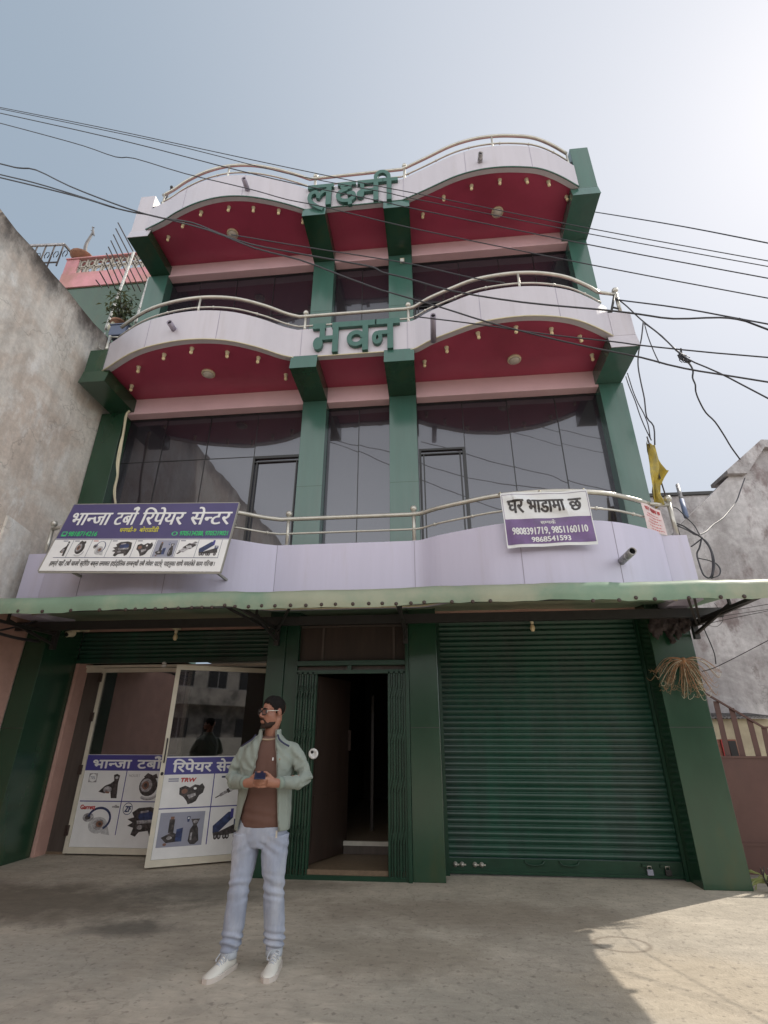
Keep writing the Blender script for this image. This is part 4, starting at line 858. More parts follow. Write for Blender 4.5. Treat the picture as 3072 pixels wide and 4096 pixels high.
# ---------------------------------------------------------------- small bulbs and round lamps under the balconies
def make_bulb():
    t_ = thing('soffit_bulb', 'x', 'light bulb', (0, 0, 0), 'small bulbs under the balconies')
    m = MB(); m.lathe((0, 0, 0), [(.034, 0), (.034, -.010), (.026, -.014), (.026, -.052), (.022, -.056)], 14); m.build('holder', M['cream'], t_)
    m = MB(); m.lathe((0, 0, 0), [(.012, -.054), (.020, -.066), (.027, -.085), (.026, -.102), (.017, -.115), (.0, -.119)], 14); m.build('bulb', M['bulb'], t_)
    return t_
ORD = ['first', 'second', 'third', 'fourth', 'fifth', 'sixth', 'seventh']
proto = None
for l, side, f, pts in ((2, 'left', Q1, [(570, 1233), (600, 1152), (710, 1098), (830, 1072), (982, 1088), (1117, 1112), (1235, 1185)]),
                        (2, 'right', Q2, [(175, 1128), (270, 1068), (405, 1005), (570, 980), (722, 987), (845, 1020), (898, 1100)]),
                        (3, 'left', Q1, [(728, 590), (793, 533), (870, 483), (990, 463), (1095, 464), (1205, 476), (1310, 517)]),
                        (3, 'right', Q2, [(168, 492), (258, 417), (378, 370), (500, 345), (615, 343), (710, 352), (787, 417)])):
    for i, q in enumerate(pts):
        p = at(*f(*q), Z=SOF[l]); lb = f"{ORD[i]} bulb from the left under the {side} bulge of the {'middle' if l == 2 else 'top'} balcony"
        if p.y < yfront(l, p.x)+.12: p.y = yfront(l, p.x)+.12
        if proto is None: proto = make_bulb(); proto.location = p; proto['label'] = lb
        else:
            c_ = dup(proto, p, lb); c_.rotation_euler = (random.uniform(-.09, .09), random.uniform(-.09, .09), random.uniform(0, 3))
p0 = None
for l, f, q, lb in ((2, Q1, (900, 1183), 'round white soffit lamp at the left of the middle balcony'), (2, Q2, (563, 1122), 'round soffit lamp at the right of the middle balcony'), (3, Q1, (1005, 578), 'round soffit lamp at the left of the top balcony'), (3, Q2, (490, 485), 'round grey soffit lamp at the right of the top balcony')):
    p = at(*f(*q), Z=SOF[l]-.02)
    if p0 is None:
        p0 = thing('round_lamp', lb, 'ceiling lamp', p, 'round lamps under the balconies')
        m = MB(); m.lathe(p, [(.105, .02), (.105, -.012), (.088, -.02), (.088, -.01)], 24); m.build('ring', M['cream'], p0)
        m = MB(); m.lathe(p, [(.086, -.008), (.080, -.03), (.055, -.048), (.0, -.056)], 24); m.build('diffuser', M['lampglass'], p0)
    else: dup(p0, p, lb)
# bulbs hanging by the lintels, sensor light on the right upper pillar
for px, py, y, lb in ((1172/1.659, 2300+360/1.659, 7.0, 'cream bulb hanging from the lintel above the glass shop doors'), (1536+637/1.08, 1500+1055/1.08, 6.74, 'cream bulb hanging from the lintel above the closed green shutter')):
    p = at(px, py, Y=y); t_ = thing('hanging_bulb', lb, 'light bulb', p)
    m = MB(); m.box(p.x-.05, p.x+.05, y-.03, y+.04, p.z-.005, p.z+.02, bev=.004); m.lathe(p, [(.022, 0), (.024, -.05), (.018, -.06)], 12); m.build('holder', M['cream'], t_)
    m = MB(); m.lathe(p, [(.013, -.058), (.03, -.10), (.033, -.125), (.02, -.155), (0, -.162)], 14); m.build('bulb', M['bulb'], t_)
p = at(*Q2(78, 690), Y=6.70); t_ = thing('sensor_light', 'tiny white sensor lamp fixed on the right green pillar under the top balcony', 'lamp', p)
m = MB(); m.box(p.x-.04, p.x+.04, 6.70, 6.76, p.z-.03, p.z+.05, bev=.006); m.build('base', M['cream'], t_)
m = MB(); m.lathe((p.x, 6.70, p.z-.045), [(.034, 0), (.04, .03), (.02, .05)], 14, 0, 'y'); m.build('lens', M['white'], t_)
# security camera, dome sensor
p = at(*Q3(330, 1105), Y=6.95); t_ = thing('security_camera', 'white dome security camera on the lintel left of the shop doors', 'camera', p)
m = MB(); m.box(p.x-.08, p.x+.13, 6.93, 7.06, p.z+.0, p.z+.06, bev=.008); m.lathe((p.x+.02, 6.92, p.z+.01), [(.05, .01), (.055, -.02), (.04, -.03)], 16); m.build('mount', M['cream'], t_)
m = MB(); m.ball((p.x-.005, 6.88, p.z-.05), .055); m.tube([(p.x-.005, 6.88, p.z-.05), (p.x-.02, 6.80, p.z-.075)], .046, 16); m.build('body', M['cream'], t_)
m = MB(); m.lathe((p.x-.021, 6.802, p.z-.075), [(.036, 0), (.030, .008), (0, .009)], 16, 0, 'y'); m.build('lens', M['black'], t_)
p = at(1085/1.659, 2300+605/1.659, Y=7.18); t_ = tag(MB().ball((p.x, 7.19, p.z+.005), (.038, .03, .022)).lathe((p.x, 7.19, p.z+.03), [(.03, 0), (.03, .02), (.02, .03)], 14).build('door_sensor', M['white']), 'small shiny white dome fixed above the meeting edge of the shop doors', 'sensor')

# ---------------------------------------------------------------- shop sign board
u = Vector((2.165, -.0, -.075)); o = Vector((-4.468, 5.33, 4.105)); v = Vector((-.01, -.24, -.945))
SG = thing('sign_board', 'violet and white shop signboard with phone numbers and machine pictures leaning on the left railing', 'sign', (-3.4, 5.2, 3.1))
W, H = 1.0, 1.0
un, vn = u.normalized(), v.normalized(); nn_ = un.cross(vn); nn_ = nn_ if nn_.y < 0 else -nn_
m = MB(); q = [o+nn_*(-.03), o+u+nn_*(-.03), o+u+v+nn_*(-.03), o+v+nn_*(-.03)]
m.add(q+[a+nn_*.027 for a in q], [(0, 1, 2, 3), (4, 7, 6, 5), (0, 4, 5, 1), (1, 5, 6, 2), (2, 6, 7, 3), (3, 7, 4, 0)])
for a, b_ in ((0, 1), (1, 2), (2, 3), (3, 0)): m.beam(q[a]+nn_*.013, q[b_]+nn_*.013, .018, .034, 1)
for fx in (.08, .92):
    for fv in (.12, .9): pz = o+u*fx+v*fv; m.beam(pz-nn_*.03, Vector((pz.x, yfront(1, pz.x)+.03, pz.z-.02)), .025, .025, 1)
m.build('panel', [M['pgrey'], M['frame_grey']], SG)
F = Flat(o+nn_*.0, u, v); F.n = nn_; F.step = .0012
F.rect(0, 0, 1, .54, 'violet', 0); F.rect(0, .54, 1, 1, 'white', 0); F.rect(.0, .545, 1, .555, 'violet', 1)
def words(F, ws, y0, y1, m_, b=.0, sl=0):
    for wd, x0, x1 in ws: F.text(wd, x0, y0, x1, y1, m_, 2, b, sl)
asp = u.length/v.length
words(F, ((BHANJA, .035, .270), (TURBO, .300, .425), (REPAIR, .455, .705), (CENTER, .745, .975)), .135, .335, 'white', .0028, .02)
words(F, ((['धनगढी-७'], .36, .455), (['बोराडाँडी'], .475, .585)), .385, .445, 'pyellow', .0008)
F.rect(.025, .435, .055, .505, 'pgreen', 1); F.rect(.03, .445, .05, .485, 'violet', 1.5); words(F, (('9818714216', .065, .235),), .435, .505, 'pgreen', .0012)
F.ring(.685, .47, .014, .026, .006, 'pgreen', 1); words(F, (('9705134288, 9705219021', .715, .985),), .435, .50, 'pgreen', .0010)
cells = [(.05, .115, 'actuator', 1), (.118, .225, 'turbo', 1), (.228, .335, 'turbohose', 1), (.338, .48, 'gearbox', 1), (.483, .595, 'pump', 1), (.598, .725, 'spares', 1), (.728, .835, 'injector', 1), (.838, .965, 'tipper', 1)]
for a, b_, k, _ in cells:
    pic(F, k, a+.004, .565, b_-a-.008, .24, 2)
    F.rect(b_+.0005, .56, b_+.0025, .81, 'navy', 1.5)
    if k not in ('tipper', 'spares'): F.rect(a+.008, .572, a+.036, .582, 'pred' if k == 'turbohose' else 'navy', 1.6)
F.rect(.045, .812, .97, .819, 'navy', 1.5)
line = [['हाम्रो'], ['यहाँ'], TURBO, ['चाजर', ('reph',)], ['स्टेिरङ'], ['बक्स'], ['लगायत'], ['हाईड्ोिलक'], ['स', ('half', 'म'), 'बन्धी'], ['सबै'], [('half', 'स'), 'पेयर'], ['पाटस्', ('reph', '', .4)], ['पाइनुका'], ['साथै'], ['ममतको', ('reph', '', .75)], ['काम'], ['गिर', ('half', 'न'), 'छ'], ['।']]
wid = []
for wd in line: 
    isl = word(wd); wid.append(max(p[0] for i in isl for p in i[0])-min(p[0] for i in isl for p in i[0]))
tot = sum(wid)+.32*(len(line)-1); x = .045; sc_ = .915/tot
for wd, w_ in zip(line, wid):
    F.text(wd, x, .868, x+w_*sc_, .928, 'pblack', 2, .0004); x += (w_+.32)*sc_
F.build('lettering', SG)

# ---------------------------------------------------------------- to-let banner on the right railing
BN = thing('banner', 'creased white and purple to-let banner tied to the right bulge of the lowest railing', 'banner', (1.35, 5.4, 3.36))
o = Vector((.848, 5.385, 4.01)); u = Vector((.955, .0, .005)); v = Vector((.022, -.0, -.64))
def crease(x, y):
    y = max(0, min(1, y)); f = .012*math.sin(x*7+y*3)*(1-.5*y)+.007*math.sin(x*15-y*8)
    d = (y-.05-.42*x); f += .024*math.exp(-(d/.08)**2)*(1 if .12 < x < .75 else .3)-.02*math.exp(-((x-.02)/.05)**2)*y
    return f+.02
F = Flat(o, u, v, crease); F.n = Vector((0, -1, 0)); F.step = .0015
F.rect(-.012, -.02, 1.012, 1.03, 'offwhite', 0); F.rect(.0, .50, 1.0, .975, 'violet_grey', 1)
for a, b_, c_, d in ((.0, .02, 1, .028), (.0, .02, .005, .5), (.995, .02, 1, .5)): F.rect(a, b_, c_, d, 'violet_grey', 1.3)
words(F, ((['घर'], .06, .24), (['भाडामा'], .29, .72), (['छ'], .78, .92)), .13, .38, 'pblack', .007)
words(F, ((['स', ('half', 'म'), 'पक', ('reph', '', .2)], .41, .585),), .555, .615, 'white', .0015)
words(F, (('9808391719, 9851160110', .07, .93),), .665, .795, 'white', .0035); words(F, (('9868541593', .28, .72),), .845, .94, 'white', .0035)
F.build('cloth', BN)
m = MB()
for x in (.0, .48, 1.0): pz = o+u*x; m.tube([pz+Vector((0, -.02, -.0)), pz+Vector((0, .03, .05)), Vector((pz.x, yfront(1, pz.x)+.05, 4.10))], .008, 6)
m.build('tie', M['trim'], BN)
# faded pink notice at the right end of the railing
F = Flat(Vector((2.60, 5.86, 4.06)), Vector((.27, .13, -.06)), Vector((.0, 0, -.34)), lambda x, y: .012*math.sin(x*6+y*2)); F.n = Vector((.4, -.9, 0)).normalized()
F.rect(0, 0, 1, 1.02, 'pink_notice', 0); words(F, ((['घर'], .12, .34), (['भाडामा'], .40, .76), (['छ'], .80, .93)), .10, .24, 'pred', .008)
for y0, x0, x1 in ((.34, .2, .8), (.44, .14, .9), (.55, .25, .75), (.66, .18, .86), (.78, .24, .8), (.89, .3, .9)):
    xx = x0
    rg_ = random.Random(int(y0*100))
    while xx < x1: ww = rg_.uniform(.03, .09); F.rect(xx, y0, min(x1, xx+ww), y0+rg_.uniform(.03, .05), 'pred', 1); xx += ww+.025
no = F.build('notice'); tag(no, 'faded pink paper notice with red print at the right end of the lowest railing', 'notice')

# yellow flag on a thin pole by the right corner
pf = at(*zf(2372, 1600, .42194)(515, 360), Y=6.05)
FL = thing('flag', 'crumpled yellow flag drooping from a thin pole at the right corner of the lowest balcony', 'flag', (pf.x, 6.05, 3.66))
m = MB(); m.tube([(3.06, 6.06, 3.64), (3.0, 6.05, 4.3), (pf.x, 6.05, pf.z+.02)], .010, 6); m.build('pole', M['rust'], FL)
m = MB(); gr = []
outline = [((515, 375), (590, 470)), ((522, 450), (620, 520)), ((535, 540), (655, 600)), ((540, 620), (690, 672)), ((535, 700), (700, 690)), ((540, 780), (655, 760)), ((552, 850), (625, 830)), ((570, 920), (640, 910)), ((590, 980), (675, 960)), ((615, 1010), (690, 1000))]
q = zf(2372, 1600, .42194)
for j, (a, b_) in enumerate(outline):
    A_, B_ = at(*q(*a), Y=6.03), at(*q(*b_), Y=6.03); row = []
    for i in range(9):
        t_ = i/8; p = A_.lerp(B_, t_); p.y += .05*math.sin(t_*7+j*.8)+.03*math.sin(t_*13-j*.5); row.append(p)
    gr.append(row)
m.loft(gr, False, 0, True, False); m.loft([[p+Vector((0, .004, 0)) for p in r_] for r_ in gr], False, 0, True, False); m.build('cloth', M['yellow'], FL)
# ---------------------------------------------------------------- neighbours
def boxthing(name, mat, label, cat, *boxes, **k):
    m = MB()
    for b_ in boxes: m.box(*b_)
    return tag(m.build(name, mat), label, cat, **k)
# tall plastered wall on the left
NW = thing('side_building', 'tall unpainted plaster wall with mouldy top edge at the left of the house', 'building', (-6.2, 3.5, 0))
m = MB(); n_ = 40; rg = random.Random(5)
ys = [-3+i*(10.9+3)/n_ for i in range(n_+1)]
tops = [7.95+rg.uniform(-.025, .025) for _ in ys]
for side in (0,):
    for i in range(n_):
        y0, y1 = ys[i], ys[i+1]; m.add([(-5.62, y0, 0), (-5.62, y1, 0), (-5.62, y1, tops[i+1]), (-5.62, y0, tops[i]), (-7.4, y0, 0), (-7.4, y1, 0), (-7.4, y1, tops[i+1]), (-7.4, y0, tops[i])], [(0, 1, 2, 3), (4, 7, 6, 5), (3, 2, 6, 7)])
m.add([(-5.62, ys[0], 0), (-7.4, ys[0], 0), (-7.4, ys[0], tops[0]), (-5.62, ys[0], tops[0])], [(0, 1, 2, 3)]); m.add([(-5.62, ys[-1], 0), (-7.4, ys[-1], 0), (-7.4, ys[-1], tops[-1]), (-5.62, ys[-1], tops[-1])], [(0, 1, 2, 3)])
m.build('wall', M['plasterL'], NW)
m = MB(); m.prism([(-3, 0), (6.49, 0), (6.49, 3.05), (5.9, 3.22), (4.5, 3.18), (-3, 3.3)], -5.62, -5.601, 'yz'); m.build('painted_base', M['pinkwall'], NW)
m = MB(); m.prism([(5.6, 3.0), (6.74, 3.0), (6.74, 3.86), (6.2, 4.02), (5.6, 4.12)], -5.62, -5.585, 'yz'); m.build('plaster_patch', M['plasterL'], NW)

# pink and green house behind on the left
Yp = 13.0; A = zf(0, 750, 650/1659)
h0 = at(*A(640, 900), Y=Yp); h1 = at(*A(1530, 700), Y=Yp); zt = at(*A(830, 740), Y=Yp).z; zb = at(*A(740, 1030), Y=Yp).z; zm = at(*A(830, 880), Y=Yp).z
PH = thing('pink_house', 'pink and green house with a pierced parapet seen behind the plaster wall', 'building', ((h0.x+h1.x)/2, Yp+2, 0))
xl = at(*A(690, 760), Y=Yp).x; xr = h1.x+1.5; xp = at(*A(800, 800), Y=Yp).x
m = MB(); m.box(xl-.3, xr, Yp, Yp+6, 0, zb); m.build('wall', M['green'], PH)
m = MB(); m.box(xl, xr, Yp-.06, Yp+.2, zb+.002, zm); m.box(xl, xp, Yp-.04, Yp+.2, zm+.002, zt); m.box(xl-.02, xr, Yp-.09, Yp+.22, zt, zt+.05); m.build('parapet', pm('pink_wash', (.55, .25, .28), .75, .12, 2, col2=(.42, .22, .2), bump=.003, bscale=20), PH)
m = MB(); n_ = 13; hh = (zt-zm); cw = (xr-xp)/n_
for i in range(n_+1): m.box(xp+i*cw-.03, xp+i*cw+.03, Yp+.0, Yp+.1, zm, zt)
for i in range(n_):
    for j in range(2):
        cx, cz = xp+(i+.5)*cw, zm+hh*(.25+.5*j)
        m.tube([(cx+.34*cw*math.cos(a), Yp+.05, cz+.2*hh*math.sin(a)) for a in (2*math.pi*k/10 for k in range(11))], .03, 5)
    m.box(xp+i*cw, xp+(i+1)*cw, Yp+.0, Yp+.1, zm+hh*.5-.03, zm+hh*.5+.03)
m.build('pierced_blocks', pm('old_cement', (.36, .33, .29), .85, .15, 6), PH)
rl = at(*A(340, 565), Y=Yp-.5); rr_ = at(*A(655, 580), Y=Yp-.5); re = at(*A(740, 715), Y=Yp+1.2)
m = MB(); m.beam(rl-Vector((2.5, 0, .0)), rr_, .07, .09, 0); m.beam(rr_, (rr_.x+.35, Yp+3.2, rr_.z), .06, .09, 1); m.beam(rl+Vector((-2.5, 0, -1.0)), rr_+Vector((0, 0, -1.0)), .04, .05, 1)
for i in range(9):
    x = rr_.x-i*.38; m.beam((x, rr_.y, rr_.z), (x, rr_.y, rr_.z-1.2), .04, .04, 2 if i % 2 else 1)
    for k in (-1, 1):
        m.tube([(x+.19+k*.10*math.cos(a), rr_.y, rr_.z-.55+.18*math.sin(a)) for a in (R(60*j) for j in range(-1, 5))], .016, 5, 1)
for i in range(6): y = rr_.y+.5+i*.55; m.beam((rr_.x+.35*(i+1)/7, y, rr_.z), (rr_.x+.35*(i+1)/7, y, rr_.z-1.2), .04, .04, 1)
m.build('roof_railing', [M['pgrey'], M['rust'], M['rust']], PH)
# bare twisted stump and a clay dish on its parapet
p = at(*A(865, 670), Y=Yp+.1); T = [at(*A(x, y), Y=Yp+.1) for x, y in ((868, 672), (872, 610), (890, 560), (925, 500), (950, 450), (945, 405))]
t_ = thing('bare_plant', 'bare twisted grey plant stem standing in a clay dish on the pink parapet', 'plant', p)
m = MB(); m.tube(smooth_pts(T), [.075-.045*i/20 for i in range(21)], 8); a = T[4]
m.tube([a, a+Vector((.12, 0, -.28))], [.05, .02], 6); m.tube([a, a+Vector((-.12, 0, .1))], [.03, .015], 6); m.tube([T[5], T[5]+Vector((.10, 0, -.05))], [.03, .015], 6); m.build('stem', M['roof_dk'], t_)
q = at(*A(850, 700), Y=Yp+.1); m = MB(); m.lathe((q.x, Yp+.1, zt+.05), [(.20, 0), (.40, .16), (.46, .20), (.42, .2), (.2, .06)], 18); m.build('dish', M['terracotta'], t_)

# iron bar grille beside the upper storey
Yg = 8.6
GR = thing('iron_grille', 'row of slanting iron bars held by two pale twisted rods beside the upper left storey', 'grille', at(*A(1250, 1000), Y=Yg))
bars = [((1205, 360), (1520, 960)), ((1182, 420), (1470, 980)), ((1158, 482), (1400, 985)), ((1132, 543), (1345, 990)), ((1106, 606), (1290, 990)), ((1085, 670), (1225, 995)), ((1060, 760), (1165, 1000)), ((1018, 860), (1100, 1005)), ((980, 945), (1030, 1012))]
for a, b_ in bars:
    m = MB(); P0, P1 = at(*A(*a), Y=Yg), at(*A(*b_), Y=Yg+.5); m.tube([P0, P1.lerp(P0, -.0)+(P1-P0)*.15], .017, 6); m.build('bar', M['rust'], GR)
for a, b_ in (((1365, 660), (1080, 1450)), ((1520, 930), (1385, 1380))):
    m = MB(); P0, P1 = at(*A(*a), Y=Yg-.08), at(*A(*b_), Y=7.9 if a[0] < 1400 else 8.2); n_ = 30
    m.tube([P0.lerp(P1, i/n_) for i in range(n_+1)], [.030+.007*(i % 2) for i in range(n_+1)], 7); m.build('rod', M['whitepaint_rod'], GR)
# short pale pole and pots at the left end of the middle balcony
K = zf(300, 1250, 400/1659)
m = MB(); a = at(*K(585, 410), Y=6.3); b_ = at(*K(525, 612), Y=6.05); m.tube([a, b_], .028, 10); m.ball(a, .034); m.tube([a, a+Vector((.22, 0, -.02))], .015, 6); tag(m.build('pipe_stub', M['steel']), 'short pale steel pipe standing on the left end block of the middle balcony', 'pipe')
m = MB(); m.tube(smooth_pts([at(*K(505, 330), Y=6.6), at(*K(440, 470), Y=6.4), at(*K(400, 580), Y=6.25), at(*K(430, 605), Y=6.2)]), .014, 6); tag(m.build('bent_wire', M['steel']), 'thin bent pale wire hanging down by the plaster wall', 'wire')
def leafy(name, label, c, rad, n, mat, stems=5, lw=.05, ll=.12, pot=None, seed=1, group=None, cat='plant'):
    rg = random.Random(seed); c = Vector(c); t_ = thing(name, label, cat, c, group)
    m = MB(); tips = []
    for i in range(stems):
        a = rg.uniform(0, 6.28); d = Vector((math.cos(a)*rad[0]*.8*rg.random(), math.sin(a)*rad[1]*.8*rg.random(), rad[2]*rg.uniform(.9, 1.8)))
        pts = smooth_pts([c, c+d*.5+Vector((rg.uniform(-.04, .04), rg.uniform(-.04, .04), 0)), c+d]); tips.append(pts); m.tube(pts, [.012*(1-.7*j/len(pts)) for j in range(len(pts))], 5)
    m.build('stem', M['rust'], t_)
    m = MB()
    for i in range(n):
        pts = rg.choice(tips); b_ = rg.choice(pts[2:])+Vector((rg.gauss(0, rad[0]*.32), rg.gauss(0, rad[1]*.32), rg.gauss(0, rad[2]*.25)))
        d = Vector((rg.gauss(0, 1), rg.gauss(0, 1), rg.gauss(.1, .7))).normalized(); s_ = d.cross(Vector((0, 0, 1))).normalized(); L_ = ll*rg.uniform(.6, 1.3); w_ = lw*rg.uniform(.6, 1.2); dr = Vector((0, 0, -L_*.3))
        m.add([b_, b_+d*L_*.5+s_*w_, b_+d*L_+dr, b_+d*L_*.5-s_*w_], [(0, 1, 2), (0, 2, 3)])
    m.build('foliage', mat, t_)
    if pot:
        m = MB(); m.lathe(c+Vector((0, 0, -pot)), [(pot*.45, 0), (pot*.65, pot*.8), (pot*.72, pot*.8), (pot*.72, pot), (pot*.6, pot), (pot*.55, pot*.7)], 18); m.build('pot', M['terracotta'], t_)
    return t_
c = at(*A(1210, 1380), Y=7.6)
leafy('shrub', 'dark olive shrub growing beside the left end of the middle balcony', c, (.34, .28, .42), 300, M['leaf'], 12, .02, .14, .22, 3)
p = at(*K(610, 260), Y=6.55); m = MB(); m.ball(p, (.07, .07, .09)); m.lathe(p+Vector((0, 0, .07)), [(.03, 0), (.035, .05), (.03, .06)], 12); tag(m.build('jar', pm('dull_jar', (.36, .34, .24), .5)), 'dull rounded jar on the left corner of the middle balcony', 'jar')
p = at(*K(740, 330), Y=6.4); m = MB(); m.box(p.x-.16, p.x+.16, 6.33, 6.6, p.z-.12, p.z+.12, bev=.02); m.box(p.x-.17, p.x+.17, 6.32, 6.61, p.z+.12, p.z+.14); tag(m.build('storage_box', pm('slate_box', (.08, .10, .16), .6)), 'dark slate box standing behind the left end of the middle railing', 'box')

# grey gabled wall on the right, with a far parapet behind it
q = zf(2372, 1600, 700/1659); YW = 9.0
GW = thing('gable_building', 'grey stained plaster building with a sloping gable at the right edge', 'building', (5.2, YW+.3, 0))
T = [at(*q(*a), Y=YW) for a in ((880, 1130), (1130, 885), (1300, 712), (1345, 690), (1420, 610), (1560, 405))]
m = MB(); m.prism([(T[0].x-1.2, 0), (6.8, 0), (6.8, T[5].z-.1), (T[5].x, T[5].z-.06), (T[3].x, T[3].z-.02), (T[2].x, T[2].z), (T[1].x, T[1].z), (T[0].x, T[0].z), (T[0].x-1.2, T[0].z-1.3)], YW, YW+.35, 'xz'); m.build('wall', M['plasterR'], GW)
e0, e1, e2 = at(*q(1270, 692), Y=YW-.1), T[5], at(*q(1659, 412), Y=YW)
m = MB(); m.prism([(e0.x, e0.z-.02), (e0.x+.35, e0.z-.03), (e1.x+.02, e1.z-.16), (6.85, e2.z-.22), (6.85, e2.z-.02), (e1.x, e1.z), (e0.x, e0.z+.05)], YW-.12, YW+.5, 'xz'); m.build('coping', M['plasterR'], GW)
f0, f1 = at(*q(640, 908), Y=12), at(*q(1140, 880), Y=12)
m = MB(); m.box(f0.x-1.5, f1.x+3, 12, 15, 0, f1.z-.05); m.box(f0.x-1.55, f1.x+3, 11.94, 15.05, f1.z-.05, f1.z+.03, 1)
m.box(f0.x+.95, f1.x+2.4, 11.93, 11.99, f1.z-1.2, f1.z-.55, 1); bb = tag(m.build('back_wall', [M['plasterR'], M['dark']]), 'flat topped grey wall far behind the yellow flag', 'wall')
# upright pipe with blue sleeve
a, b_ = at(*q(800, 805), Y=8.0), at(*q(885, 1110), Y=7.6)
PP = thing('vent_pipe', 'thin grey upright pipe with a blue sleeve beside the right balcony corner', 'pipe', b_)
m = MB(); m.tube([a, a.lerp(b_, .5)], .03, 8); m.build('pipe', M['pgrey'], PP); m = MB(); m.tube([a.lerp(b_, .48), b_], .036, 8); m.build('sleeve', pm('faded_blue', (.16, .2, .32), .6), PP)

# cream shed behind the gate
SHD = thing('shed', 'low cream plastered shed with tin roof edge behind the brown gate', 'shed', (4.5, 8.6, 0))
z5 = at(*zf(2372, 2350, .565)(830, 930), Y=8.5).z
m = MB(); m.box(3.7, 4.88, 8.5, 9.5, 0, z5); m.build('wall', M['shed'], SHD)
m = MB(); n_ = 24
for i in range(n_): x = 3.6+i*1.28/n_; m.prism([(8.38, z5), (9.5, z5+.12), (9.5, z5+.14), (8.38, z5+.025)], x, x+.03, 'yz'); m.prism([(8.38, z5+.012), (9.5, z5+.13), (9.5, z5+.15), (8.38, z5+.035)], x+.03, x+1.28/n_-.001, 'yz')
m.build('roof', M['roof_dk'], SHD)
w0, w1 = at(*zf(2372, 2350, .565)(862, 1075), Y=8.5), at(*zf(2372, 2350, .565)(1032, 1200), Y=8.5)
m = MB(); m.box(w0.x-.1, w1.x, 8.46, 8.52, w1.z-.2, w0.z); m.box(w0.x+.05, w0.x+.13, 8.44, 8.47, w1.z-.2, w0.z, 1); m.box(w0.x+.15, w1.x-.02, 8.44, 8.458, w1.z-.2, w0.z-.02, 2); m.build('window', [M['brick'], M['pred'], M['black']], SHD)
# brown sheet gate with pickets
r = zf(2372, 2350, 700/1239); GY = 7.05
ga, gb = at(*r(900, 1200), Y=GY), at(*r(1239, 1205), Y=GY); gz = ga.z
GT = thing('yard_gate', 'brown sheet metal gate topped with flat pickets and a sloping rail', 'gate', (4.1, GY, 0))
m = MB(); m.box(3.14, 5.0, GY, GY+.03, .03, gz); m.box(3.14, 5.0, GY-.01, GY-.001, .30, .33); m.box(3.14, 5.0, GY-.015, GY+.045, gz-.012, gz+.01)
m.box(4.06, 4.09, GY-.008, GY-.001, .33, gz-.02); m.build('sheet', M['gatebrown'], GT)
pa, pb_ = at(*r(800, 725), Y=GY), at(*r(1210, 990), Y=GY)
m = MB(); m.beam(pa+Vector((-.05, 0, -.02)), (pb_.x, GY+.01, pb_.z), .02, .022); m.beam((pb_.x, GY+.01, pb_.z), (5.0, GY+.01, pb_.z-.02), .02, .022); m.beam(pa+Vector((-.02, .01, .0)), pa+Vector((-.04, .01, -.7)), .022, .022); m.build('top_rail', M['gatebrown'], GT)
for (tx, ty), (bx, by) in (((875, 805), (965, 1198)), ((985, 852), (1070, 1200)), ((1112, 932), (1182, 1202)), ((1217, 992), (1262, 1205)), ((1325, 1005), (1360, 1207)), ((1440, 1010), (1470, 1208))):
    tp, bt = at(*r(tx, ty), Y=GY), at(*r(bx, by), Y=GY)
    m = MB(); m.beam((bt.x, GY+.02, gz-.01), (tp.x, GY+.02, tp.z), .064, .006, 0, (0, 1, 0)); m.build('picket', M['gatebrown'], GT)
leafy('weed', 'pale leafy weed at the foot of the right green pillar', (3.28, 6.47, .0), (.09, .08, .13), 18, M['leaf_pale'], 5, .016, .14, None, 9)

# ---------------------------------------------------------------- things hung on the right pillar
p = at(*r(640, 515), Y=6.44)
SB = thing('straw_bunch', 'bunch of dried reddish straw hung upside down on the right green pillar', 'straw bunch', (p.x, 6.46, p.z-.3))
m = MB(); rg = random.Random(11)
for i in range(95):
    a = rg.gauss(0, .75); a = max(-1.5, min(1.5, a)); L_ = rg.uniform(.20, .40); d = Vector((math.sin(a), -rg.uniform(.01, .16), -math.cos(a)*.9+.12)).normalized()
    e = p+Vector((rg.uniform(-.02, .02), -.01, 0)); m1 = e+d*L_*.35+Vector((0, 0, .025)); m2 = e+d*L_*.7+Vector((rg.uniform(-.015, .015), 0, -.01)); en = e+d*L_+Vector((rg.uniform(-.03, .03), 0, -.10*abs(math.sin(a))-.03)); cu = rg.choice((-1, 1))*rg.uniform(.01, .05)
    P_ = smooth_pts([e, m1, m2, en, en+Vector((cu, -.005, rg.uniform(-.03, .02))), en+Vector((cu*1.6, 0, rg.uniform(-.01, .05)))], 3)
    m.tube(P_, [.0028-.0016*k/len(P_) for k in range(len(P_))], 4, rg.choice((0, 0, 0, 1)))
m.ball(p, (.03, .03, .035)); m.build('stalks', [M['straw'], M['trim']], SB)
RG = thing('rag_bundle', 'dark ragged cloth bundle hanging under the awning at the top of the right pillar', 'rag', (2.9, 6.4, 2.3))
m = MB()
for i in range(30):
    a = r(rg.uniform(420, 690), rg.uniform(170, 300)); c = at(*a, Y=6.42+rg.uniform(-.03, .05)); t_ = Matrix.Rotation(rg.uniform(-1, 1), 3, 'Y')
    m.ball(c, (rg.uniform(.02, .05), .03, rg.uniform(.05, .12)), 0, 10, 8, t_)
for a_ in ((540, 330), (560, 365), (600, 330), (440, 330), (470, 300)): m.ball(at(*r(*a_), Y=6.44), (.035, .03, .07), 0, 10, 8, Matrix.Rotation(rg.uniform(-.6, .6), 3, 'Y'))
m = remesh(m, .011, 2, .4, lambda p: .02*noise.noise(p*22)+.01*noise.noise(p*50)); m.build('cloth', M['rag'], RG)
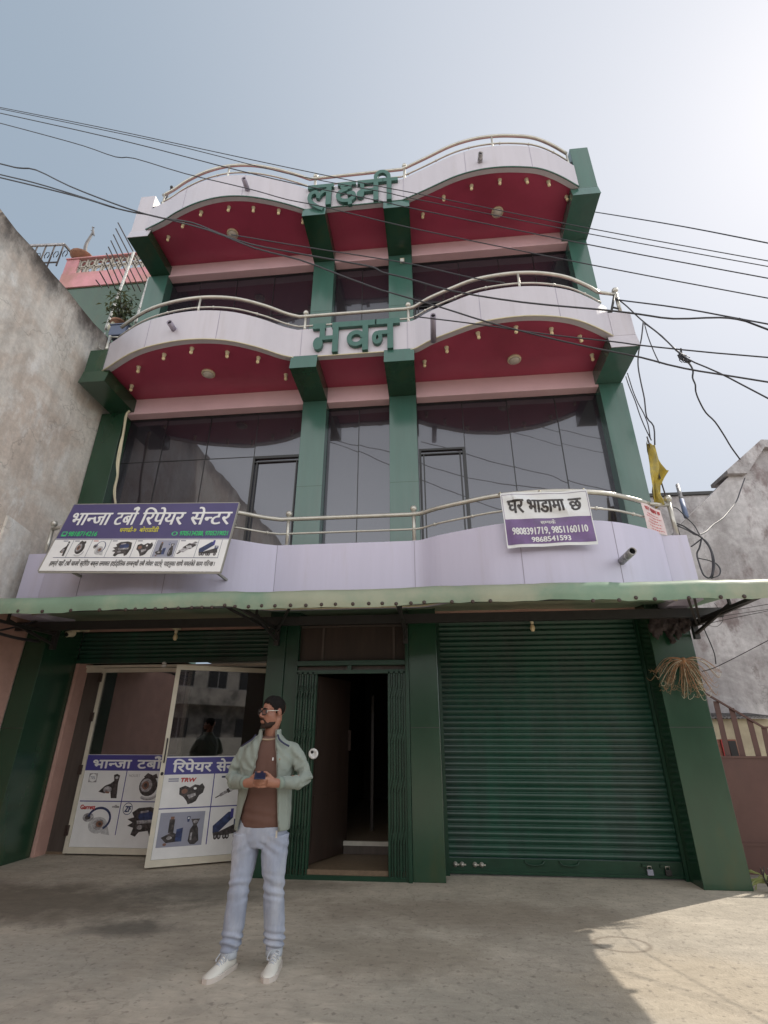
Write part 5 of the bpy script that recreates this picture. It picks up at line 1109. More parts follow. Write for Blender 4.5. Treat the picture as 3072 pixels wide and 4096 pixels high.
# pale cord hanging in front of the left bay, and pale putty hose
PT = [at(*Q3(x, y), Y=6.62) for x, y in ((560, 155), (545, 175), (535, 240), (525, 300), (512, 380), (507, 440), (494, 500), (500, 560))]
m = MB(); m.tube(smooth_pts(PT), .019, 8); m.tube(smooth_pts([p_+Vector((.025*math.sin(i*1.3), -.015, 0)) for i, p_ in enumerate(PT)]), .011, 6); tag(m.build('pale_hose', M['trim']), 'pale hose hanging down from the pink beam beside the left green pillar', 'hose')

# ---------------------------------------------------------------- overhead cables
def cable(pts, f, y0, y1, rad, label, ext=(0, 0), group='overhead cables in front of the house', name='overhead_cable', mat='cable'):
    n_ = len(pts); P_ = [at(*f(*p_), Y=y0+(y1-y0)*i/(n_-1)) for i, p_ in enumerate(pts)]
    if ext[0]: P_.insert(0, P_[0]+(P_[0]-P_[1]).normalized()*ext[0])
    if ext[1]: P_.append(P_[-1]+(P_[-1]-P_[-2]).normalized()*ext[1])
    m = MB(); m.tube(smooth_pts(P_, 3), rad, 6); return tag(m.build(name, M[mat]), label, 'cable', group)
I_ = lambda x, y: (x, y)
z1 = Q1; z2 = Q2
def mix(a, b_): return [Q1(*p_) for p_ in a]+[Q2(*p_) for p_ in b_]
cable(mix([(-30, 26), (420, 115), (800, 196), (1241, 291), (1659, 377)], [(130, 402), (890, 555), (1680, 699)]), I_, 4.6, 5.0, .006, 'uppermost thin cable running from the top left across the parapet to the right edge', (3, 4))
cable(mix([(-30, 32), (420, 124), (800, 206), (1241, 318), (1659, 398)], [(130, 427), (885, 578), (1680, 723)]), I_, 4.7, 5.1, .006, 'thin cable just under the uppermost one, nearly touching it at the left', (3, 4))
cable(mix([(-30, 50), (500, 168), (935, 280), (1200, 345), (1440, 396), (1659, 440)], [(130, 470), (885, 625), (1680, 774)]), I_, 4.5, 4.9, .007, 'third thin cable from the top at the left edge of the sky', (3, 4))
cable(mix([(-30, 92), (170, 145), (360, 198), (500, 246), (580, 252), (800, 318), (1080, 385), (1240, 430), (1400, 462)], [(150, 560), (910, 715), (1680, 860)]), I_, 4.6, 4.9, .007, 'kinked thin cable that dips beside the left curve of the upper railing', (3, 4))
cable(mix([(-30, 268), (75, 293), (155, 302), (300, 372), (480, 443), (600, 484), (700, 510), (830, 530), (940, 573), (1080, 622), (1300, 665), (1480, 697), (1610, 722), (1655, 745)], [(100, 770), (300, 826), (600, 874), (940, 906), (1100, 925), (1250, 945), (1450, 940), (1560, 955), (1680, 1000)]), I_, 4.4, 4.7, .0105, 'humped thick cable crossing the right end of the middle parapet', (3, 4))
cable(mix([(-30, 328), (200, 383), (380, 430), (480, 462), (580, 486), (660, 500), (900, 562), (1100, 640), (1300, 692), (1500, 768), (1659, 826)], [(0, 824), (250, 897), (450, 960), (700, 1025), (900, 1070), (1110, 1112), (1300, 1160), (1680, 1222)]), I_, 4.45, 4.6, .0105, 'lower thick cable sagging across both balconies to the right edge', (3, 4))
cable([(-30, 315), (150, 358), (330, 412), (430, 444), (495, 465)], Q1, 4.5, 4.46, .010, 'thin cable joining the lower thick one at the left', (3, 0))
cable(mix([(1000, 582), (1300, 632), (1659, 688)], [(150, 715), (380, 768), (520, 790)]), I_, 5.1, 5.1, .008, 'thin faint cable across the dark windows of the upper storey')
cable([(130, 935), (400, 968), (700, 1012), (1000, 1045), (1110, 1060), (1400, 1090), (1680, 1114)], Q2, 5.3, 5.0, .009, 'thin cable leaving the middle parapet towards the right at soffit height', (0, 4))
cable([(820, 470), (1000, 498), (1300, 548), (1680, 622)], Q2, 10, 7, .012, 'thin distant cable highest in the sky at the right', (0, 4))
cable([(1000, 862), (1060, 870), (1300, 902), (1680, 972)], Q2, 6.05, 5.4, .010, 'thin cable tied to the right end post of the middle railing', (0, 4))
E_ = 'drop wires at the right corner'
cable([(1000, 855), (1020, 868), (1050, 892), (1090, 930), (1130, 965), (1200, 1020), (1300, 1112), (1450, 1180), (1680, 1300)], Q2, 6.05, 5.6, .010, 'thick drop wire slanting down right from the middle railing post', (0, 3), E_)
cable([(1130, 968), (1180, 1005), (1250, 1068), (1295, 1105)], Q2, 6.0, 5.8, .008, 'thin wire running beside the slanting drop wire to its knot', (0, 0), E_)
cable([(1120, 960), (1112, 1030), (1100, 1090), (1098, 1150), (1110, 1220), (1125, 1290), (1135, 1370), (1165, 1410), (1170, 1490)], Q2, 6.0, 6.1, .010, 'hanging wire from the slanting wire down past the flag', (0, 0), E_)
cable([(1125, 965), (1140, 1020), (1165, 1085), (1190, 1138)], Q2, 6.0, 6.0, .008, 'short loose wire end hanging below the slanting drop wire', (0, 0), E_)
cable([(1282, 1075), (1290, 1110), (1320, 1140), (1335, 1170), (1333, 1200), (1345, 1230), (1347, 1260), (1362, 1300), (1390, 1350), (1430, 1390), (1470, 1450), (1500, 1500), (1540, 1555)], Q2, 5.8, 8.9, .013, 'wavy thick wire hanging from the knot to the grey gable', (0, 0), E_)
p = at(*Q2(1298, 1115), Y=5.78); m = MB()
for i in range(9): m.tube([p+Vector((.07*math.cos(a+i), .02*math.sin(a*2), .07*math.sin(a+i*.7))) for a in (R(40*k) for k in range(7))], .006, 5)
tag(m.build('wire_knot', M['cable']), 'tangled knot of wire on the slanting drop wire', 'wire knot')
cable([(1045, 1195), (1060, 1240), (1085, 1300), (1105, 1360), (1130, 1420), (1155, 1470)], Q2, 6.3, 6.1, .008, 'left wire of the loose pair beside the right pillar', (0, 0), E_)
cable([(1052, 1180), (1075, 1255), (1098, 1310), (1120, 1350), (1140, 1400), (1150, 1460)], Q2, 6.25, 6.1, .008, 'right wire of the loose pair beside the right pillar', (0, 0), E_)
q = zf(2372, 1600, 700/1659)
LP = 'loose loops of wire by the right balcony corner'
cable([(1030, 1310), (1010, 1400), (985, 1460), (1010, 1560), (1050, 1660), (1110, 1685), (1135, 1600), (1130, 1480), (1100, 1390), (1040, 1310)], q, 6.1, 6.0, .010, 'tall closed loop of wire just above the awning at the right', (0, 0), LP)
cable([(1000, 1500), (1080, 1515), (1160, 1545), (1205, 1600), (1195, 1660), (1120, 1690)], q, 6.1, 6.0, .008, 'shallow wire loop bulging to the right above the awning', (0, 0), LP)
cable([(760, 1160), (850, 1190), (940, 1250), (1010, 1290), (1080, 1350), (1130, 1450), (1150, 1560), (1130, 1680)], q, 6.1, 6.0, .011, 'thick wire drooping from the end post into the loops', (0, 0), LP)
cable([(1440, 740), (1400, 850), (1360, 960), (1290, 1050), (1230, 1120), (1130, 1190), (1070, 1250), (980, 1280), (900, 1235), (800, 1190)], q, 8.7, 6.1, .010, 'wire sagging from the grey gable to the railing end post', (0, 0), LP)
cable([(730, 1010), (800, 1030), (880, 1110), (960, 1190), (1010, 1280)], q, 6.1, 6.1, .007, 'thin wire curling from the end post ball', (0, 0), LP)
cable([(930, 1390), (960, 1370), (1010, 1330), (1040, 1310)], q, 6.1, 6.1, .008, 'short wire from the lilac corner to the loops', (0, 0), LP)
r = zf(2372, 2350, 700/1239)
GRP = 'wires under the awning at the right'
cable([(700, 265), (800, 260), (900, 235), (1240, 165)], r, 6.3, 5.6, .003, 'lowest of the three wires leaving under the awning at the right', (0, 3), GRP)
cable([(720, 190), (800, 195), (1000, 160), (1240, 118)], r, 6.3, 5.6, .003, 'topmost of the three wires leaving under the awning at the right', (0, 3), GRP)
cable([(770, 235), (900, 205), (1240, 155)], r, 6.3, 5.6, .003, 'middle of the three wires leaving under the awning at the right', (0, 3), GRP)
cable([(770, 595), (850, 572), (1000, 500), (1240, 375)], r, 6.45, 5.6, .004, 'dark wire running from the straw bunch up to the right edge', (0, 3), GRP)
cable([(770, 240), (790, 300), (830, 390), (860, 470), (870, 540)], r, 6.6, 6.9, .007, 'thin wire dangling in front of the grey gable', (0, 0), GRP)
cable([(860, 110), (900, 170), (920, 230), (880, 275), (820, 270)], r, 6.1, 6.1, .003, 'small wire loop beside the awning strut', (0, 0), GRP)
cable([(-20, 372/1), (100, 345), (265, 300)], zf(0, 2300, 1/1.659), 5.4, 6.4, .012, 'dark strut-like wire under the awning at the left edge', (2, 0), GRP)
cable([(-20, 385), (120, 420), (260, 440)], zf(0, 2300, 1/1.659), 5.4, 6.4, .018, 'thick dark wire sloping under the awning at the left edge', (2, 0), GRP)

# ---------------------------------------------------------------- across the street (seen only as reflections in the glass)
OPM = pm('grey_render', (.30, .28, .26), .85, .25, 1.5, col2=(.10, .095, .09), ramp_scale=.8)
def street_house(x0, x1, y, h, label, seed):
    o_ = thing('street_house', label, 'building', ((x0+x1)/2, y-3, 0), 'houses across the street'); rg_ = random.Random(seed)
    m = MB(); m.box(x0, x1, y-6, y, 0, h); m.box(x0-.2, x1+.2, y-6.2, y+.6, h, h+.2); m.box(x0-.1, x1+.1, y+.001, y+.8, 3.0, 3.15); m.box(x0-.1, x1+.1, y+.72, y+.8, 3.151, 3.9); m.build('wall', OPM, o_)
    n_ = int((x1-x0)/2.3)
    for i in range(n_):
        x = x0+.6+i*(x1-x0-.6)/n_
        for z in (.9, 4.0):
            m = MB(); m.box(x, x+1.2, y+.002, y+.05, z, z+1.4); m.box(x-.08, x+1.28, y+.003, y+.12, z-.08, z-.001, 1); m.box(x+.58, x+.62, y+.051, y+.06, z, z+1.4, 1); m.build('window', [M['black'], M['pgrey']], o_)
street_house(-9, 4, -16, 6.2, 'plain grey two storey house straight across the street', 1)
street_house(-24, -10.5, -13, 7.2, 'wider grey house across the street to the left', 2)
street_house(5.2, 19, -15, 6.6, 'dull two storey house across the street to the right', 3)
boxthing('compound_wall', pm('pale_wall', (.30, .29, .27), .85, .15, 2), 'pale compound wall across the street', 'wall', (-24, 12, -10.2, -10, 0, 1.3))
leafy('street_tree', 'small dark tree in front of the compound wall across the street', (-9.2, -9.2, 0), (1.0, 1.0, 2.0), 900, M['leaf'], 14, .06, .22, None, 4, None, 'tree')
# ---------------------------------------------------------------- the man
skin = pm('brown_skin', (.31, .148, .098), .5, .10, 9, col2=(.25, .108, .072), bump=.0006, bscale=120)
M['skin'] = skin
M['hair'] = pm('black_hair', (.008, .0065, .006), .75, .3, 60, bump=.0015, bscale=180, stretch=(1, 1, .3), spec=.15)
M['beard'] = pm('beard', (.030, .018, .014), .75, .45, 160, bump=.001, bscale=400, spec=.2)
M['jacket'] = pm('sage_knit', (.235, .268, .238), .85, .08, 5, bump=.0014, bscale=260)
M['rib'] = pm('sage_rib', (.21, .255, .22), .85, .1, 8, bump=.002, bscale=200, stretch=(3, 3, .05))
M['tshirt'] = pm('brown_jersey', (.115, .058, .044), .85, .08, 5, bump=.0008, bscale=220)
M['tcollar'] = pm('tan_rib', (.30, .22, .15), .85, .08, 20)
M['jeans'] = pm('washed_denim', (.29, .325, .415), .8, .12, 7, col2=(.43, .45, .505), ramp_scale=3.0, thr=(.38, .74), stretch=(1.6, 1.6, .8), bump=.0008, bscale=350)
M['shoe'] = pm('white_leather', (.68, .66, .60), .4, .05, 12)
M['sole'] = pm('white_rubber', (.58, .52, .47), .6, .06, 12)
M['lace'] = pm('grey_lace', (.46, .48, .52), .8, .1, 30)
M['eyew'] = pm('eye_white', (.6, .55, .5), .2, .02, 5)
PX, PY = -1.33, 4.25
MAN = thing('person', 'man in sage jacket and pale jeans looking aside, phone in both hands', 'person', (PX, PY-.05, 0))
HD = Vector((-1.318, 4.235, 1.612)); HR = Matrix.Rotation(R(-40), 3, 'Z') @ Matrix.Rotation(R(3), 3, 'X')
hp = lambda x, y, z: HD+HR @ Vector((x, y, z))
V = Vector
# joints (image left = his right)
SHL, ELL, WRL = V((-1.500, 4.275, 1.362)), V((-1.585, 4.225, 1.150)), V((-1.388, 3.985, 1.128))
SHR, ELR, WRR = V((-1.150, 4.275, 1.362)), V((-1.020, 4.225, 1.150)), V((-1.165, 3.99, 1.128))
HPL, KNL, ANL = V((-1.432, 4.25, .86)), V((-1.447, 4.215, .47)), V((-1.475, 4.20, .085))
HPR, KNR, ANR = V((-1.232, 4.25, .86)), V((-1.205, 4.235, .47)), V((-1.180, 4.275, .085))
b = MB()
# head
def el(c, r_, rot=True): b.ball(hp(*c), r_, 0, 20, 14, HR)
el((0, .018, .036), (.074, .096, .084)); el((0, -.028, -.025), (.061, .066, .084)); el((0, -.040, -.083), (.046, .048, .034)); el((0, -.076, -.100), (.022, .018, .017))
el((.036, -.054, -.020), (.022, .026, .024)); el((-.036, -.054, -.020), (.022, .026, .024))
b.tube([hp(-.046, -.070, .022), hp(-.022, -.089, .024), hp(0, -.091, .021), hp(.022, -.089, .024), hp(.046, -.070, .022)], [.009, .011, .010, .011, .009], 8)
b.tube([hp(0, -.088, .022), hp(0, -.100, -.004), hp(0, -.113, -.027)], [.007, .009, .0135], 10)
for s in (-1, 1):
    b.ball(hp(.012*s, -.100, -.031), (.009, .011, .008), 0, 10, 8, HR); b.ball(hp(.078*s, .014, -.004), (.009, .019, .031), 0, 12, 10, HR)
b.ball(hp(0, -.093, -.060), (.024, .012, .007), 0, 12, 8, HR); b.ball(hp(0, -.091, -.071), (.021, .012, .008), 0, 12, 8, HR)
# neck, torso core, arms
b.tube([hp(0, .030, .0), hp(0, .028, -.05), V((-1.322, 4.262, 1.50)), V((-1.325, 4.275, 1.42)), V((-1.325, 4.270, 1.36))], [.050, .052, .054, .058, .06], 16)
b.tube([V((-1.325, 4.265, z)) for z in (.82, .95, 1.10, 1.25, 1.36, 1.40)], [.10, .10, .10, .10, .095, .07], 16)
for a, e, w_, h_, k_ in ((SHL, ELL, WRL, HPL, KNL), (SHR, ELR, WRR, HPR, KNR)):
    b.tube([V((-1.325, 4.275, 1.345)), a+V((0, 0, -.035)), a.lerp(e, .5), e, e.lerp(w_, .4), w_], [.045, .045, .040, .030, .030, .026], 12)
for h_, k_, a_ in ((HPL, KNL, ANL), (HPR, KNR, ANR)):
    b.tube([h_+V((0, 0, .04)), h_.lerp(k_, .5), k_, k_.lerp(a_, .4), a_, a_-V((0, 0, .03))], [.075, .06, .045, .042, .034, .030], 12)
    b.ball(a_+V((-.004, -.03, -.045)), (.020, .05, .016))
PH_C = V((-1.277, 3.93, 1.182))                         # phone centre
def hand(wr, s):
    """palm with four curled fingers under the phone and a thumb over its edge; s=+1 hand on the image left"""
    d = V((s, -.28, .10)).normalized(); up = V((0, -.35, .94)).normalized(); bk = V((0, -1, -.2)).normalized()
    k0 = wr+d*.078
    b.tube([wr-d*.02, wr+d*.03, wr+d*.07], [.026, .030, .027], 12, flat=1.15, side=up)
    for i, (off, L_) in enumerate(((.030, .070), (.011, .078), (-.008, .073), (-.026, .058))):
        base = wr+d*.045+up*off*.75; kn = k0+up*off+bk*.006; m1 = kn+d*L_*.50+bk*.012+up*(-.004); m2 = m1+d*L_*.38-bk*.012; tp = m2+d*L_*.12-bk*.014+up*.004
        b.tube([base, kn, m1, m2, tp], [.0105, .0095, .0088, .0080, .0068], 10)
    t0 = wr+d*.028+up*.022; t1 = t0+d*.030+up*.026-bk*.010; t2 = t1+d*.030+up*.012-bk*.016; t3 = t2+d*.018-bk*.006
    b.tube([t0, t1, t2, t3], [.014, .0115, .0098, .0075], 10)
hand(WRL, 1); hand(WRR, -1)
body = remesh(b, .0046, 3, .4).build('body', M['skin'], MAN)
# eyes
for s in (-1, 1):
    m = MB(); m.ball(hp(.031*s, -.0785, .004), (.0125, .010, .007), 0, 12, 8, HR); m.ball(hp(.031*s, -.0875, .004), (.0055, .003, .0058), 1, 10, 8, HR); m.build('eye', [M['eyew'], M['black']], MAN)
    m = MB(); m.tube([hp(.014*s, -.101, .026), hp(.030*s, -.097, .032), hp(.050*s, -.078, .027)], [.003, .0045, .002], 6); m.build('eyebrow', M['hair'], MAN)
# hair cap with a raised front
m = MB(); nu, nv = 96, 56; vs = []
for i in range(nv+1):
    ph = math.pi*i/nv
    for j in range(nu):
        th = 2*math.pi*j/nu; x, y, z = math.sin(ph)*math.cos(th), math.sin(ph)*math.sin(th), math.cos(ph)
        fr = max(0, -y); zz = max(0, z); lift = .005*zz+.019*fr*zz**.5+.003*noise.noise(V((x*6, y*6, z*6)))*zz+.0022*noise.noise(V((x*26, y*14, z*10)))
        vs.append((x*(.0748+lift*.25), .0165+y*(.0955+lift*.45), .036+z*(.0835+lift*1.1)))
def line(x, y):
    wob = .004*noise.noise(V((x*60, y*60, 0)))
    if y < -.058: return .074-abs(x)*.18+wob
    if y < -.030: return .066-abs(x)*.15-(y+.058)/.028*.030+wob
    if y < -.002: return .018+wob-(.030 if y > -.012 else 0)
    if y < .034: return .022+wob
    return max(-.060, .022-(y-.034)*2.4)+wob
fs = []
for i in range(nv):
    for j in range(nu):
        k = (j+1) % nu; f = (i*nu+j, (i+1)*nu+j, (i+1)*nu+k, i*nu+k); c = sum((V(vs[q]) for q in f), V())/4
        if c.z > line(c.x, c.y): fs.append(f)
inn = [(x*.90, .019+(y-.019)*.90, .037+(z-.037)*.90) for x, y, z in vs]
n0 = len(vs); edge = {}
for f in fs:
    for a, c in zip(f, f[1:]+f[:1]): edge[(a, c)] = 1
ef = [(a, c, c+n0, a+n0) for (a, c) in edge if (c, a) not in edge and a != c]
m.add([hp(*p) for p in vs+inn], fs+[tuple(i+n0 for i in f[::-1]) for f in fs]+ef, 0, True); m.build('hair', M['hair'], MAN)
# beard and moustache
m = MB(); bb = MB()
for c, r_ in (((0, -.044, -.087), (.0465, .0480, .0335)), ((0, -.0775, -.099), (.0245, .0195, .021)), ((.036, -.028, -.074), (.0145, .034, .024)), ((-.036, -.028, -.074), (.0145, .034, .024))): bb.ball(hp(*c), r_, 0, 20, 12, HR)
bb.tube([hp(-.028, -.085, -.062), hp(-.018, -.0985, -.0495), hp(0, -.1045, -.0475), hp(.018, -.0985, -.0495), hp(.028, -.085, -.062)], [.0045, .0065, .006, .0065, .0045], 8)
bb.tube([hp(-.027, -.085, -.060), hp(-.025, -.083, -.085)], .0052, 6); bb.tube([hp(.027, -.085, -.060), hp(.025, -.083, -.085)], .0052, 6)
remesh(bb, .0034, 2, .4, lambda p: .0012*noise.noise(p*220)).build('beard', M['beard'], MAN)
# glasses
m = MB()
for s in (-1, 1):
    c = V((.033*s, -.104, .004)); ring = []
    for k in range(21):
        a = 2*math.pi*k/20; ca, sa = math.cos(a), math.sin(a); ex = abs(ca)**.6*(1 if ca > 0 else -1); ez = abs(sa)**.6*(1 if sa > 0 else -1)
        ring.append(hp(c.x+.026*ex, c.y+.010*abs(c.x+.026*ex)/.06*.9, c.z+.019*ez))
    m.tube(ring, .0038, 6, 0, False); m.tube([hp(.058*s, -.094, .012), hp(.074*s, -.05, .012), hp(.081*s, .006, .010), hp(.080*s, .025, -.006)], [.0034, .003, .0024, .002], 6, 1)
m.tube([hp(-.008, -.104, .008), hp(0, -.107, .011), hp(.008, -.104, .008)], .0024, 6); m.build('glasses', [M['black'], M['steel']], MAN)
m = MB()
for s in (-1, 1):
    c = V((.033*s, -.1035, .004)); m.add([hp(c.x+.025*ca_, c.y+.010*abs(c.x+.025*ca_)/.06*.9, c.z+.018*sa_) for ca_, sa_ in ((-1, -.6), (-.6, -1), (.6, -1), (1, -.6), (1, .6), (.6, 1), (-.6, 1), (-1, .6))], [tuple(range(8))])
m.build('lenses', clear_glass('spectacle_lens', (.8, .8, .84), .10), MAN)

# T-shirt
def ell(cx, cy, a_, b__, z, n=40, p=2.3):
    out = []
    for j in range(n):
        t_ = 2*math.pi*j/n; c_, s_ = math.cos(t_), math.sin(t_); out.append(V((cx+a_*abs(c_)**(2/p)*(1 if c_ > 0 else -1), cy+b__*abs(s_)**(2/p)*(1 if s_ > 0 else -1), z)))
    return out
m = MB()
prof = [(.825, .172, .122), (.85, .176, .124), (.92, .176, .124), (1.0, .176, .125), (1.10, .177, .128), (1.20, .180, .128), (1.30, .176, .118), (1.36, .150, .105), (1.40, .115, .092), (1.435, .078, .078)]
m.loft([ell(-1.33, 4.262, a_, b__, z) for z, a_, b__ in prof])
def shirtfold(p):
    f = .004*noise.noise(V((p.x*9, p.y*9, p.z*14)))+.003*noise.noise(V((p.x*22+5, p.y*10, p.z*6)))
    if p.z < .98: f += .004*math.sin(p.z*95+p.x*14)*(1-abs(p.z-.90)/.09 if abs(p.z-.90) < .09 else 0)
    return f
remesh(m, .008, 2, .4, shirtfold).build('t_shirt', M['tshirt'], MAN)
m = MB(); ring = []
for k in range(33):
    a = 2*math.pi*k/32; ring.append(V((-1.328+.079*math.cos(a), 4.262+.084*math.sin(a), 1.434+.022*math.sin(a))))
m.tube(ring, .012, 8, 0, False, .6); m.build('shirt_collar', M['tcollar'], MAN)
m = MB(); m.add([(-1.262, 4.1415, 1.268), (-1.252, 4.1415, 1.268), (-1.252, 4.1425, 1.288), (-1.262, 4.1425, 1.288)], [(0, 1, 2, 3)]); m.build('shirt_tag', M['white'], MAN)

# open zip jacket: C-shaped shell plus sleeves fused into one surface
m = MB()
JP = [  # z, half width, half depth, left edge x, right edge x
 (.805, .205, .142, -1.490, -1.175), (.83, .208, .145, -1.488, -1.178), (.90, .206, .144, -1.472, -1.188), (1.00, .203, .143, -1.446, -1.198), (1.10, .203, .145, -1.418, -1.206), (1.20, .207, .147, -1.396, -1.215), (1.29, .210, .140, -1.380, -1.226), (1.35, .198, .128, -1.374, -1.240), (1.395, .160, .110, -1.372, -1.252), (1.43, .112, .094, -1.372, -1.262), (1.455, .088, .088, -1.372, -1.268), (1.478, .083, .087, -1.376, -1.268), (1.486, .082, .086, -1.378, -1.266)]
cx, cy = -1.332, 4.262
def jring(z, a_, b__, xl, xr, inset):
    a_, b__ = a_-inset, b__-inset
    def ang(x):  # parameter on the front half where the edge lies
        u_ = max(-1, min(1, (x-cx)/a_)); c_ = abs(u_)**1.15*(1 if u_ > 0 else -1); return math.acos(c_)
    t0 = 2*math.pi-ang(xr); t1 = 2*math.pi-ang(xl); t1 -= 0
    out = []; n = 48; start = t0; span = 2*math.pi-(t0-t1)
    for j in range(n+1):
        t_ = start+span*j/n; c_, s_ = math.cos(t_), math.sin(t_)
        out.append(V((cx+a_*abs(c_)**(2/2.3)*(1 if c_ > 0 else -1), cy+b__*abs(s_)**(2/2.3)*(1 if s_ > 0 else -1), z)))
    return out
rings = []
for z, a_, b__, xl, xr in JP: 
    o_ = jring(z, a_, b__, xl, xr, 0); i_ = jring(z, a_, b__, xl, xr, .016); rings.append(o_+i_[::-1])
m.loft(rings, True)
for a, e, w_ in ((SHL, ELL, WRL), (SHR, ELR, WRR)):
    s_ = -1 if a is SHL else 1
    m.tube([a+V((-s_*.05, -.005, -.01)), a+V((s_*.012, -.005, -.03)), a.lerp(e, .35)+V((s_*.008, 0, 0)), a.lerp(e, .7)+V((s_*.012, 0, 0)), e+V((s_*.004, .008, .004)), e.lerp(w_, .25)+V((s_*.008, -.01, -.02)), e.lerp(w_, .55)+V((0, -.006, -.012)), e.lerp(w_, .80), e.lerp(w_, .93)], [.054, .062, .058, .054, .054, .052, .046, .041, .037], 18)
def jfold(p):
    f = .005*noise.noise(V((p.x*8, p.y*8, p.z*10)))+.003*noise.noise(V((p.x*24+5, p.y*24, p.z*18)))
    if p.z < 1.3 and p.y < 4.2: f += .0065*noise.noise(V((p.x*30, p.y*10, p.z*3.5+9)))
    if p.z > 1.2: f += .004*math.sin(p.x*70+p.z*55+4*noise.noise(p*6))
    for e in (ELL, ELR):
        d = (p-e).length
        if d < .17: f += .0085*math.sin((p.z*1.0+abs(p.x-e.x)*.9-p.y*.5)*95+3*noise.noise(p*9))*(1-d/.17)
    return f
J = remesh(m, .0062, 2, .4, jfold).build('jacket', M['jacket'], MAN)
m = MB()
def edge_pts(side, off): return [V((xl if side < 0 else xr, 0, z))+V((0, cy-b__*max(0, 1-abs(((xl if side < 0 else xr)-cx)/a_)**2.3)**(1/2.3)-off, 0)) for z, a_, b__, xl, xr in JP]
for s_ in (-1, 1): m.tube(smooth_pts(edge_pts(s_, .003), 3), .003, 6)
m.box(-1.179, -1.169, 4.098, 4.108, .775, .82, 1); m.build('zip', [pm('zip_tape', (.20, .20, .17), .7), M['steel']], J)
m = MB()
for s_ in (-1, 1):
    A_ = V((cx+s_*.052, 4.165, 1.475)) if s_ < 0 else V((cx+.098, 4.170, 1.478))
    pts = [V((cx+s_*.088, 4.176, 1.447)), V((cx+s_*.110, 4.158, 1.413)), V((cx+s_*.150, 4.150, 1.386)), V((cx+s_*.188, 4.165, 1.366))]
    m.tube(smooth_pts(pts), .0085, 8, 0, True, .6)
m.build('piping', pm('navy_piping', (.02, .022, .06), .7), J)
m = MB(); m.ball((-1.198, 4.122, 1.278), (.006, .003, .008)); m.build('badge', M['tcollar'], J)
for e, w_ in ((ELL, WRL), (ELR, WRR)):
    m = MB(); m.tube([e.lerp(w_, .86), e.lerp(w_, .92), e.lerp(w_, .985)], [.043, .0425, .039], 20); m.build('cuff', M['rib'], J)

# jeans
m = MB()
m.loft([ell(-1.335, 4.262, a_, b__, z, 36, 2.2) for z, a_, b__ in ((.70, .175, .095), (.74, .188, .112), (.80, .188, .118), (.87, .176, .116), (.90, .168, .112))])
for h_, k_, a_, s_ in ((HPL, KNL, ANL, -1), (HPR, KNR, ANR, 1)):
    m.tube([h_+V((s_*.008, 0, -.08)), V((h_.x+s_*.010, 4.25, .66)), V(((h_.x+k_.x)/2+s_*.004, 4.24, .56)), k_+V((0, 0, .02)), k_.lerp(a_, .25), k_.lerp(a_, .55)+V((0, .012, 0)), k_.lerp(a_, .82)+V((0, .008, 0)), a_+V((0, .004, .035)), a_+V((0, .0, .012))], [.100, .096, .086, .072, .073, .073, .069, .064, .056], 20)
def jeanfold(p):
    f = .003*noise.noise(V((p.x*12, p.y*12, p.z*9)))+.002*noise.noise(V((p.x*30, p.y*30, p.z*22+4)))
    w_ = math.exp(-((p.z-.46)/.07)**2); f += w_*.0060*math.sin(p.z*105+p.x*22*(1 if p.x > PX else -1)+4*noise.noise(p*8))
    w_ = math.exp(-((p.z-.155)/.055)**2); f += w_*.0095*math.sin(p.z*118+p.x*16+5*noise.noise(p*7))
    w_ = math.exp(-((p.z-.70)/.05)**2); f += w_*.004*math.sin(p.z*90+abs(p.x-PX)*60)
    return f
JE = remesh(m, .0062, 2, .4, jeanfold).build('jeans', M['jeans'], MAN)
for a_ in (ANL, ANR):
    m = MB(); c = a_+V((0, .002, 0)); m.tube([c+V((0, 0, .028)), c+V((0, 0, -.006)), c+V((0, -.001, -.022))], [.0575, .057, .0555], 24); m.build('cuff', pm('turned_denim', (.40, .43, .47), .85, .08, 12), JE)
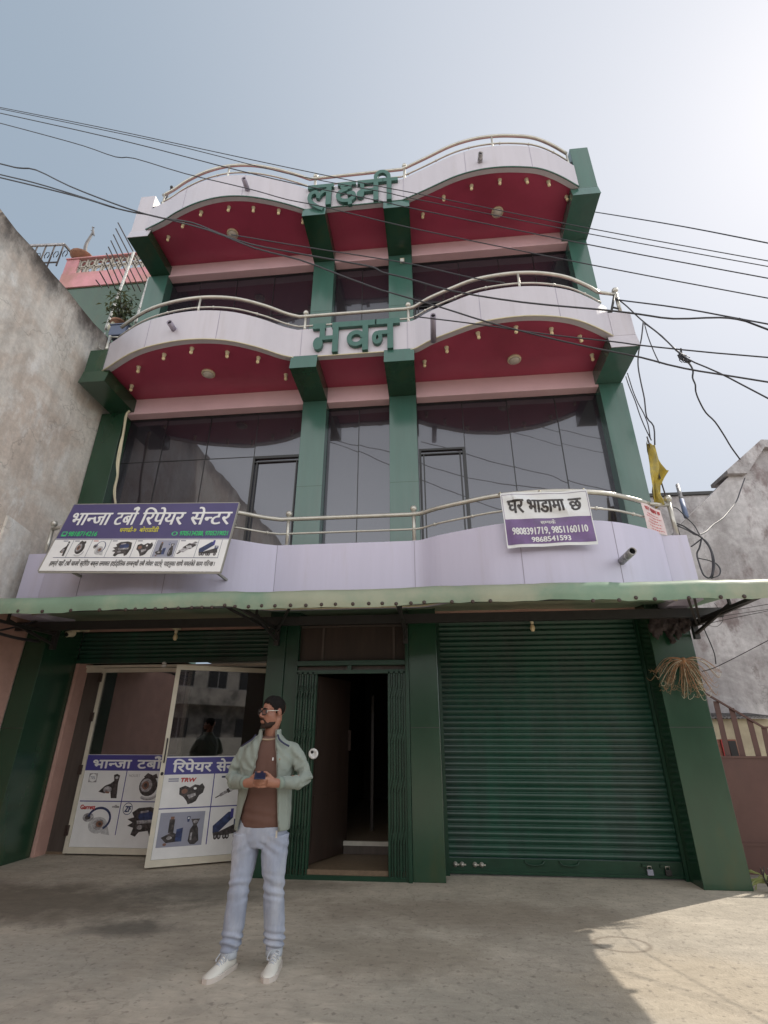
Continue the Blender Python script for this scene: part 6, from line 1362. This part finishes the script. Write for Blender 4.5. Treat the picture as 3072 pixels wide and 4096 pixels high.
# shoes
def shoe(heel, toe, label):
    heel, toe = V(heel), V(toe); d = (toe-heel); L_ = d.length; d.normalize(); s_ = V((d.y, -d.x, 0))
    up = MB(); so_ = MB(); sec = [(0.0, .026, .060), (.06, .034, .082), (.16, .038, .098), (.28, .039, .100), (.42, .041, .088), (.55, .045, .070), (.70, .048, .056), (.84, .044, .046), (.94, .032, .036), (1.0, .012, .024)]
    rings = []; sr = []
    for t_, w_, h_ in sec:
        c = heel+d*(t_*L_); n = 18
        rings.append([c+s_*(w_*math.cos(a)*(1.0-.18*max(0, math.sin(a))))+V((0, 0, .022+(h_-.022)*(max(0, math.sin(a))**.8))) for a in (2*math.pi*j/n for j in range(n))])
        w2 = w_+.006; sr.append([c+d*((-.006 if t_ == 0 else .006 if t_ == 1 else 0))+s_*q*w2+V((0, 0, z)) for q, z in ((-1, .0), (1, .0), (1.02, .026), (-1.02, .026))])
    up.loft(rings); so_.loft(sr, True, 0, False)
    o_ = up.build('shoe', M['shoe'], MAN); so_.build('sole', M['sole'], o_)
    lc = MB()
    for t_ in (.36, .43, .50, .57):
        c = heel+d*(t_*L_); h_ = .100-(t_-.28)*.125
        for k in (-1, 1): lc.tube([c+s_*k*.026+V((0, 0, h_-.010)), c+d*.008+V((0, 0, h_+.006)), c+d*.016-s_*k*.024+V((0, 0, h_-.012))], .0038, 6)
    c = heel+d*(.33*L_)+V((0, 0, .104)); lc.tube(smooth_pts([c, c+s_*.03+d*.01, c+s_*.04+d*.05-V((0, 0, .03)), c+s_*.025+d*.06-V((0, 0, .03))]), .0035, 6); lc.tube(smooth_pts([c, c-s_*.03+d*.01, c-s_*.038+d*.05-V((0, 0, .03))]), .0035, 6)
    lc.tube([heel+d*(.60*L_)+s_*.045+V((0, 0, .030)), heel+d*(.62*L_)+V((0, 0, .069)), heel+d*(.60*L_)-s_*.045+V((0, 0, .030))], .0022, 5)
    lc.build('laces', M['lace'], o_)
shoe((-1.452, 4.255, 0), (-1.535, 3.985, 0), '')
shoe((-1.165, 4.325, 0), (-1.150, 4.035, 0), '')
# phone held in both hands
PHN = thing('phone', 'dark blue phone held in both hands of the man', 'phone', PH_C)
rt = Matrix.Rotation(R(17), 3, 'Z') @ Matrix.Rotation(R(-72), 3, 'X')
def pbox(x0, x1, y0, y1, z0, z1, bev):
    q_ = MB(); q_.box(x0, x1, y0, y1, z0, z1, 0, bev); o_ = MB(); o_.add([PH_C+rt @ V(p) for p in q_.v], q_.f); return o_
pbox(-.039, .039, -.0045, .0045, -.062, .062, .003).build('case', pm('blue_phone_case', (.010, .016, .05), .35), PHN)
pbox(-.035, .035, .0046, .0054, -.058, .058, .0002).build('screen', M['black'], PHN)
pbox(-.0392, .0392, -.0030, .0030, .0612, .0628, .0003).build('rim', M['plight'], PHN)
